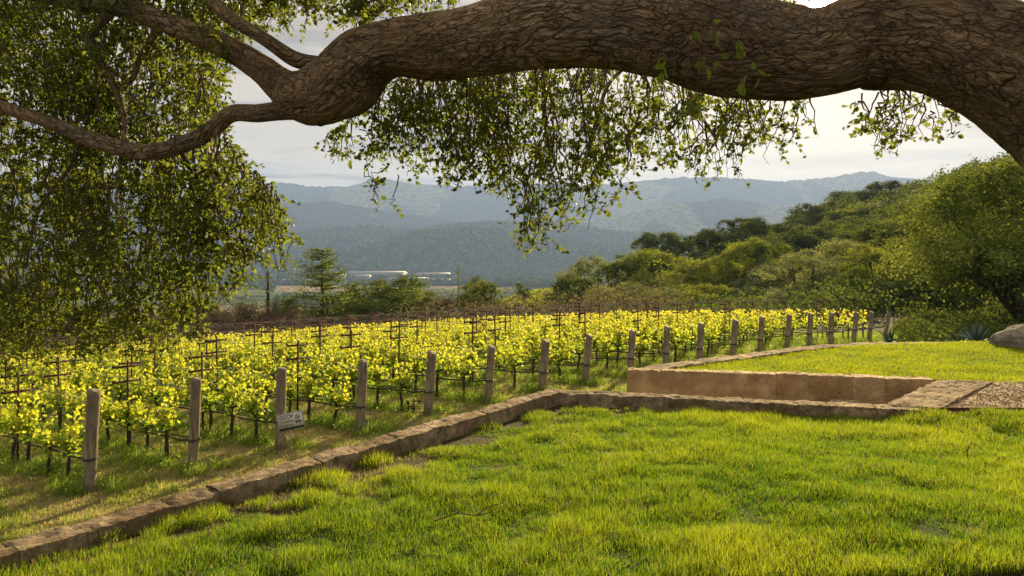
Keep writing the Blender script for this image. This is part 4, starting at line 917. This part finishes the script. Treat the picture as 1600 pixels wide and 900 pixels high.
# boulder
def rock(px, py, Yd, sx, sy, sz, label, seed):
    n1, n2 = 60, 90; th = np.linspace(.001, np.pi-.001, n1)[:, None]; ph = np.linspace(0, 2*np.pi, n2, endpoint=False)[None]; d = np.stack([np.sin(th)*np.cos(ph), np.sin(th)*np.sin(ph), np.cos(th)*np.ones_like(ph)], -1)
    pw = np.sign(d)*np.abs(d)**.8; k = 1+.05*np.abs(fbm(d[..., 0]*3.2, d[..., 1]*3.2+seed, d[..., 2]*3.2, o=4, seed=seed+5))*-2+.16*fbm(d[..., 0]*1.6+seed, d[..., 1]*1.6, d[..., 2]*1.6, o=5, seed=seed)+.02*fbm(d[..., 0]*9, d[..., 1]*9, d[..., 2]*9, o=3, seed=seed)
    c = P(px, py, Yd); V = pw*k[..., None]*np.array([sx, sy, sz]); tag(MB().add(V, grid_faces(n1, n2, True)).obj('boulder', M['boulder'], None, True, tuple(c)), label, 'boulder')
rock(1622, 538, 17.9, .92, .6, .46, 'large rounded grey boulder at the end of the curved wall', 3)
# agaves
def agave(px, py, Yd, s, n, label, seed):
    g = np.random.default_rng(seed); c = P(px, py, Yd); b = MB()
    for k in range(n):
        a = k*2.4+g.uniform(-.2, .2); el = R(g.uniform(25, 80)); L = s*g.uniform(.75, 1.1); d = np.array([math.cos(a)*math.cos(el), math.sin(a)*math.cos(el), math.sin(el)]); sd_ = np.array([-math.sin(a), math.cos(a), 0]); up = np.cross(d, sd_)*-1
        rows = []
        for t in np.linspace(0, 1, 8): wd = .085*s*(.55+1.6*t*(1-t))*(1-t**3)+.001; m_ = d*L*t+np.array([0, 0, -.12*L*t*t*math.cos(el)*2]); rows += [m_-sd_*wd+up*wd*.4, m_, m_+sd_*wd+up*wd*.4]
        b.add(np.array(rows), grid_faces(8, 3))
    tag(b.obj('agave', M['agave'], None, True, tuple(c)), label, 'agave', 'blue agaves behind the far lawn')
agave(1527, 536, 21, .62, 24, 'blue-grey agave left of the boulder', 1); agave(1391, 537, 25, .55, 20, 'small blue-grey agave right of the last end post', 2); agave(1498, 537, 22, .45, 18, 'low blue-grey agave third from the right, left of the bigger one', 3)
agave(1665, 536, 21, .6, 20, 'blue-grey agave behind the boulder', 4)

# ------------------------------------------------------------------ the great oak overhead
oak = empty('great_oak', tuple(P(1950, 1010, 4.3)), 'huge live oak with a rugged limb arching across the top of the view', 'tree')
OL = np.array(oak.location)
def limb(pts, nseg, nround, amp=1.0, name='limb', cut=True):
    """pts: px, py, Y, radius px"""
    w_ = np.array([[*P(a, b_, Yd), rp/F*Yd] for a, b_, Yd, rp in pts]); s = smooth_path(w_, nseg); p = s[:, :3]; rr = s[:, 3]; T_, A_, B_ = frames(p)
    d = np.concatenate([[0], np.cumsum(np.linalg.norm(np.diff(p, axis=0), axis=1))]); th = np.arange(nround)/nround*2*np.pi
    D, TH_ = np.meshgrid(d, th, indexing='ij'); RR = np.broadcast_to(rr[:, None], D.shape); sg_ = len(pts)*3.7
    cx_, cy_ = np.cos(TH_), np.sin(TH_)
    lump = fbm(D*2.2+sg_, cx_*1.1+5, cy_*1.1, o=3, seed=81)*.13+fbm(D*6+sg_, cx_*2.5, cy_*2.5, o=3, seed=82)*.045
    wr = D*3.2+fbm(D*2, cx_*2, cy_*2, o=2, seed=83)*1.0; q1 = cx_*RR*30; q2 = cy_*RR*30
    ridge = 1-np.abs(fbm(wr, q1+.6*fbm(D*5, q1*.4, q2*.4, o=2, seed=85), q2, o=3, seed=84))*2.6
    r2 = RR*(1+lump*amp)+np.clip(ridge, -1, 1)*.008*np.clip(RR/.15, .15, 1)
    V = p[:, None]+r2[..., None]*(cx_[..., None]*A_[:, None]+cy_[..., None]*B_[:, None])-OL
    b = MB(); b.add(V, grid_faces(nseg, nround, True)); o = b.obj(name, M['bark'], oak)
    bc = np.stack([D*.45, cx_*RR, cy_*RR], -1)+sg_; at = o.data.attributes.new('bco', 'FLOAT_VECTOR', 'POINT'); at.data.foreach_set('vector', bc.astype(np.float32).ravel())
    return p, rr
mainp, mainr = limb([(1950, 1060, 4.2, 170), (1925, 800, 4.2, 140), (1850, 520, 4.2, 125), (1790, 300, 4.25, 118), (1670, 170, 4.3, 101), (1560, 98, 4.4, 90), (1460, 62, 4.5, 84), (1350, 63, 4.6, 73), (1295, 80, 4.65, 67), (1240, 85, 4.7, 71), (1150, 72, 4.8, 78), (1060, 52, 4.9, 74), (960, 38, 5.0, 68), (860, 42, 5.1, 62), (760, 62, 5.25, 55), (680, 72, 5.4, 50), (615, 76, 5.5, 43), (570, 95, 5.6, 50), (535, 130, 5.7, 56), (490, 150, 5.8, 46), (452, 150, 5.9, 30), (430, 148, 5.95, 12)], 1100, 220, 1.0, 'main_limb')
BR = [[(500, 165, 5.8, 30), (455, 170, 5.85, 20), (405, 177, 5.95, 16), (362, 178, 6.0, 15), (328, 205, 6.05, 15), (285, 226, 6.1, 15), (225, 238, 6.2, 15), (150, 220, 6.3, 14), (70, 188, 6.45, 12), (0, 166, 6.6, 11), (-120, 120, 6.8, 10), (-260, 90, 7, 7)],
      [(500, 140, 5.8, 36), (452, 140, 5.9, 33), (415, 112, 6.0, 25), (370, 82, 6.1, 23), (320, 58, 6.2, 21), (265, 38, 6.3, 20), (200, 15, 6.5, 18), (100, 0, 6.7, 14), (-60, -30, 7, 9), (-200, -40, 7.2, 6)],
      [(540, 118, 5.7, 26), (500, 102, 5.7, 16), (460, 92, 5.7, 14), (415, 62, 5.7, 12), (375, 38, 5.75, 12), (335, 5, 5.8, 12), (300, -60, 5.9, 11), (250, -140, 6, 9)],
      [(170, 20, 6.5, 14), (140, 60, 6.5, 12), (160, 100, 6.45, 12), (185, 150, 6.4, 9), (195, 200, 6.4, 6), (188, 260, 6.3, 4), (180, 330, 6.3, 3)],
      [(560, 40, 6.2, 8), (600, 10, 6.4, 8), (640, -40, 6.6, 8), (700, -120, 6.8, 8)],
      [(250, 40, 6.3, 10), (220, 90, 6.5, 8), (200, 130, 6.6, 7), (120, 190, 6.9, 5), (60, 300, 7.2, 3)],
      [(280, 228, 6.1, 8), (300, 270, 6.3, 5), (340, 330, 6.5, 4), (370, 400, 6.6, 2.5)],
      [(130, 215, 6.3, 7), (110, 260, 6.5, 5), (60, 330, 6.8, 4), (40, 420, 7, 2.5)],
      [(1530, 85, 4.42, 62), (1515, 20, 4.5, 52), (1490, -40, 4.6, 42), (1420, -110, 5.0, 36), (1300, -170, 5.8, 30), (1150, -150, 6.6, 22), (1000, -80, 7.2, 15), (900, 0, 7.4, 10), (860, 80, 7.3, 7), (850, 160, 7.2, 5), (860, 250, 7.1, 3)],
      [(1150, -150, 6.6, 16), (1100, -60, 6.8, 11), (1060, 60, 6.7, 8), (1080, 150, 6.6, 5), (1120, 220, 6.5, 3)],
      [(900, 0, 7.4, 9), (780, 40, 7.4, 7), (700, 120, 7.2, 5), (640, 200, 7.1, 3)],
      [(1060, 60, 6.7, 6), (960, 120, 6.9, 5), (930, 200, 7.0, 4), (900, 300, 7, 2.5)]]
for k, q in enumerate(BR):
    limb([(a_, b_, y_, r_*(.84 if n_ else 1)) for n_, (a_, b_, y_, r_) in enumerate(q)] if k < 3 or k == 8 else [(a_, b_, y_, r_*.62) for a_, b_, y_, r_ in q], 260 if k < 3 else 110, 64 if k < 3 else 20, .8, 'branch')
# hanging foliage
AP = [(-120, -160), (560, -160), (640, -60), (760, -40), (900, -60), (1000, -60), (960, 0), (860, 8), (760, 18), (660, 28), (580, 40), (540, 50), (500, 45), (470, 60), (440, 50), (405, 60), (380, 90), (352, 120), (345, 165), (348, 200), (372, 232), (405, 272), (430, 296), (452, 325), (462, 375), (448, 425), (415, 452), (390, 470), (345, 478), (325, 505), (318, 545), (280, 572), (230, 566), (180, 578), (130, 560), (80, 576), (40, 590), (-120, 600)]
BP = [(600, 110), (960, 90), (1060, 110), (1120, 140), (1280, 150), (1302, 180), (1292, 245), (1262, 232), (1235, 240), (1210, 262), (1168, 258), (1150, 290), (1118, 294), (1085, 278), (1062, 300), (1040, 262), (1005, 248), (985, 262), (990, 300), (952, 330), (932, 372), (905, 362), (880, 378), (848, 402), (812, 384), (782, 352), (800, 332), (768, 308), (722, 298), (690, 285), (660, 272), (648, 290), (618, 268), (560, 262), (500, 252), (482, 228), (520, 205), (560, 185), (590, 150)]
CP_ = [(1335, 138), (1420, 130), (1500, 165), (1512, 205), (1470, 228), (1430, 222), (1395, 252), (1368, 238), (1345, 215), (1340, 180)]
D_ = [(1110, -60), (1262, -60), (1258, 16), (1150, 30)]
E_ = [(1520, -80), (1700, -80), (1700, 40), (1600, 18), (1540, 2)]
TP = (MB(), MB())            # twigs, leaves
def spray(tw, lf, p0, d, L, nl, size, g):
    tip = p0+d*L; q = np.array([p0, p0+d*L*.5+g.normal(0, .012, 3), tip+np.array([0, 0, -.25*L])]); tw.add(*tube(q, [.0022, .0016, .001], 3, False))
    t = g.uniform(.1, 1.05, nl); pos = p0+(q[1]-p0)*np.minimum(t, .5)[:, None]*2+(q[2]-q[1])*np.maximum(t-.5, 0)[:, None]*2
    dv = d+g.normal(0, .75, (nl, 3)); dv /= np.linalg.norm(dv, axis=1)[:, None]; nn = np.cross(dv, g.normal(size=(nl, 3))); nn /= np.linalg.norm(nn, axis=1)[:, None]
    pos = pos+dv*.006
    leaves(lf, pos, nn, dv, np.cross(nn, dv), g.uniform(.65, 1.2, nl)*size, OAK*np.array([1, 1.25, 1.3]), OAKF, np.clip(g.normal(.42, .25, nl), 0, .95))
TWL = [0]
def curtain(poly, nstr, y0, y1, lenr, size, seed, dens=1.0, tipbias=0, slope=0.0, holes=()):
    g = np.random.default_rng(seed); tw, lf = MB(), MB(); p = np.array(poly); a0, b0 = p.min(0); a1, b1 = p.max(0); c = 0; nl = 0
    while c < nstr:
        px, py = g.uniform(a0, a1), g.uniform(b0, b1)
        if not inpoly([px], [py], poly)[0]: continue
        c += 1; Yd = g.uniform(y0, y1)+slope*(460-px)/460; tip = P(px, py, Yd); L = g.uniform(*lenr); a = g.uniform(0, 6.28); sw = g.uniform(.1, .5)*L
        top = tip+np.array([math.cos(a)*sw, math.sin(a)*sw*.7, L]); mid = (tip+top)/2+np.array([math.cos(a)*sw*.2, math.sin(a)*sw*.2, L*.08])+g.normal(0, .05, 3)
        q = smooth_path([top, mid, tip], 9); q[1:-1] += g.normal(0, .012, (7, 3)); qx = 800+q[:, 0]/q[:, 1]*F; qy = YH-q[:, 2]/q[:, 1]*F; ok = inpoly(qx, qy, poly); j0 = 0
        for h_ in holes: ok &= ~inpoly(qx, qy, h_)
        if nstr > 40:
            while j0 < 8 and not ok[j0:].all(): j0 += 1
            if j0 >= 6: continue
        tw.add(*tube(q[j0:], np.linspace(.0065*g.uniform(.6, 1.4), .0018, 9-j0), 4, False))
        for k in range(int(L*15*dens)):
            t = g.uniform(0, 1)**.65; z = q[int(t*8)] if t < 1 else q[-1]; z = z+g.normal(0, .02, 3)
            sx, sy = 800+z[0]/z[1]*F, YH-z[2]/z[1]*F
            if not inpoly([sx], [sy], poly)[0] or any(inpoly([sx], [sy], h_)[0] for h_ in holes): continue
            if fbm(z[0:1]*2.3, z[1:2]*2.3, z[2:3]*2.3, o=2, seed=97)[0] < -.12 and g.random() < .8: continue
            aa = g.uniform(0, 6.28); d = np.array([math.cos(aa), math.sin(aa), g.uniform(-.9, .25)]); d /= np.linalg.norm(d)
            n_ = int(g.integers(5, 9)); spray(tw, lf, z, d, g.uniform(.07, .17), n_, size, g); nl += n_
    TWL[0] += nl
    return tw, lf
HOLES = [[(350, 112), (392, 104), (402, 150), (360, 160)], [(425, 75), (465, 105), (455, 112), (420, 105)], [(448, 55), (495, 62), (480, 82), (450, 70)]]
tw_all, lf_all = MB(), MB()
def merge(dst, src):
    off = dst.n; dst.V += src.V; dst.A += src.A
    for k, fl in src.F.items(): dst.F.setdefault(k, []).extend([f+off for f in fl])
    dst.n += src.n
for args in ((AP, 1900, 5.7, 8.2, (.35, 1.0), .043, 1, 1.25, 0, .8, HOLES), (BP, 440, 5.6, 7.6, (.2, .7), .042, 2, 1.1), ([(482, 228), (520, 200), (590, 140), (680, 130), (690, 270), (600, 265), (500, 252)], 60, 5.8, 7.2, (.15, .5), .042, 12, 1.1), (CP_, 56, 4.9, 5.8, (.15, .45), .043, 4, .9), ([(465, -50), (790, -50), (760, 14), (640, 30), (560, 44), (520, 46), (500, 30), (468, 36)], 75, 5.9, 7.2, (.3, .7), .044, 21, 1.0), (D_, 50, 6.2, 7.2, (.3, .5), .05, 5), ([(1305, -60), (1420, -60), (1400, 14), (1312, 24)], 26, 6.2, 7.2, (.3, .5), .045, 15), (E_, 30, 5.2, 6.5, (.3, .6), .05, 6), ([(620, 110), (960, 95), (960, 260), (900, 330), (860, 380), (820, 350), (760, 270), (640, 230)], 130, 5.9, 7.4, (.3, .8), .042, 7, 1.15), ([(575, 285), (600, 285), (632, 318), (614, 332), (580, 326)], 6, 6.3, 6.4, (.15, .25), .045, 9, .8)):
    t_, l_ = curtain(*args); merge(tw_all, t_); merge(lf_all, l_)
# a few leaves hanging in front of the limb, close to the viewer
g = np.random.default_rng(77)
for px, py in ((1085, 45), (1115, 40), (1150, 120), (1165, 75), (1150, 65), (1160, 105), (1100, 95), (1035, 95), (1072, 160), (1050, 180), (1090, 150), (1030, 105), (1185, 115), (1125, 95)):
    p0 = P(px, py-12, 2.7+g.uniform(-.3, .3)); tw_all.add(*tube(smooth_path([p0+[.02, .05, .45], p0+[.01, 0, .2], p0], 7), np.linspace(.002, .001, 7), 3, False)); spray(tw_all, lf_all, p0, np.array([.2, 0, -.95]), .04, 3, .042, g)
for mbx in (tw_all, lf_all): mbx.V = [v-OL for v in mbx.V]
o = tw_all.obj('twigs', M['twig'], oak); tag(o, kind='stuff')
o = lf_all.obj('leaves', M['oakleaf'], oak, False); tag(o, kind='stuff')
print('oak leaves', TWL[0])

# ------------------------------------------------------------------ litter on the lawn
def fallen(px, py, pts, r, label):
    Yd = 2.3*F/(py-YH); x, y = (px-800)/F*Yd, Yd; z = float(lawn_z(np.array([x]), np.array([y]))[0])
    for _ in range(3): Yd = -(z+.05)*F/(py-YH); x = (px-800)/F*Yd; z = float(lawn_z(np.array([x]), np.array([Yd]))[0])
    b = MB()
    for q in pts: b.add(*tube(smooth_path(q, 10), np.linspace(r, r*.4, 10), 6))
    tag(b.obj('fallen_twig', M['twig'], None, True, (x, Yd, z)), label, 'twig', 'fallen twigs on the lawn')
fallen(735, 808, [[(-.28, -.1, .05), (-.1, 0, .08), (.08, -.02, .07), (.3, .12, .12)], [(.05, -.02, .07), (.14, .1, .1), (.28, .05, .15)], [(-.1, 0, .08), (-.2, .1, .12)]], .006, 'crooked grey twig lying in the grass left of centre')
fallen(1515, 716, [[(-.02, 0, .0), (-.02, 0, .14), (.04, .02, .2), (.16, 0, .12)], [(0, 0, .16), (-.06, 0, .1)]], .006, 'small arched twig standing in the grass at the right')
fallen(1245, 790, [[(-.1, 0, .04), (.0, .03, .1), (.12, .0, .09)], [(0, .03, .1), (.06, .05, .14)]], .005, 'short dark twig in the grass right of centre')
n = 420; x = rng.uniform(-4, 9, n); y = rng.uniform(5.2, 11, n); k = inpoly(x, y, NEAR); x, y = x[k], y[k]; a_, b_, c_ = rand_rot(len(x), 1.5)
mb = MB(); leaves(mb, np.stack([x, y, lawn_z(x, y)+rng.uniform(.02, .09, len(x))], 1), a_, b_, c_, rng.uniform(.03, .05, len(x)), OAK*np.array([1, 1.2, 3]), OAKF)
M['dead'] = leaf_mat('dead_leaf', (.14, .08, .04), (.30, .21, .12), (.2, .12, .05), (.34, .24, .12), .25, .8, .02)
tag(mb.obj('fallen_leaves', M['dead'], smooth=False), 'dry brown oak leaves scattered through the near lawn', 'leaf litter', kind='stuff')
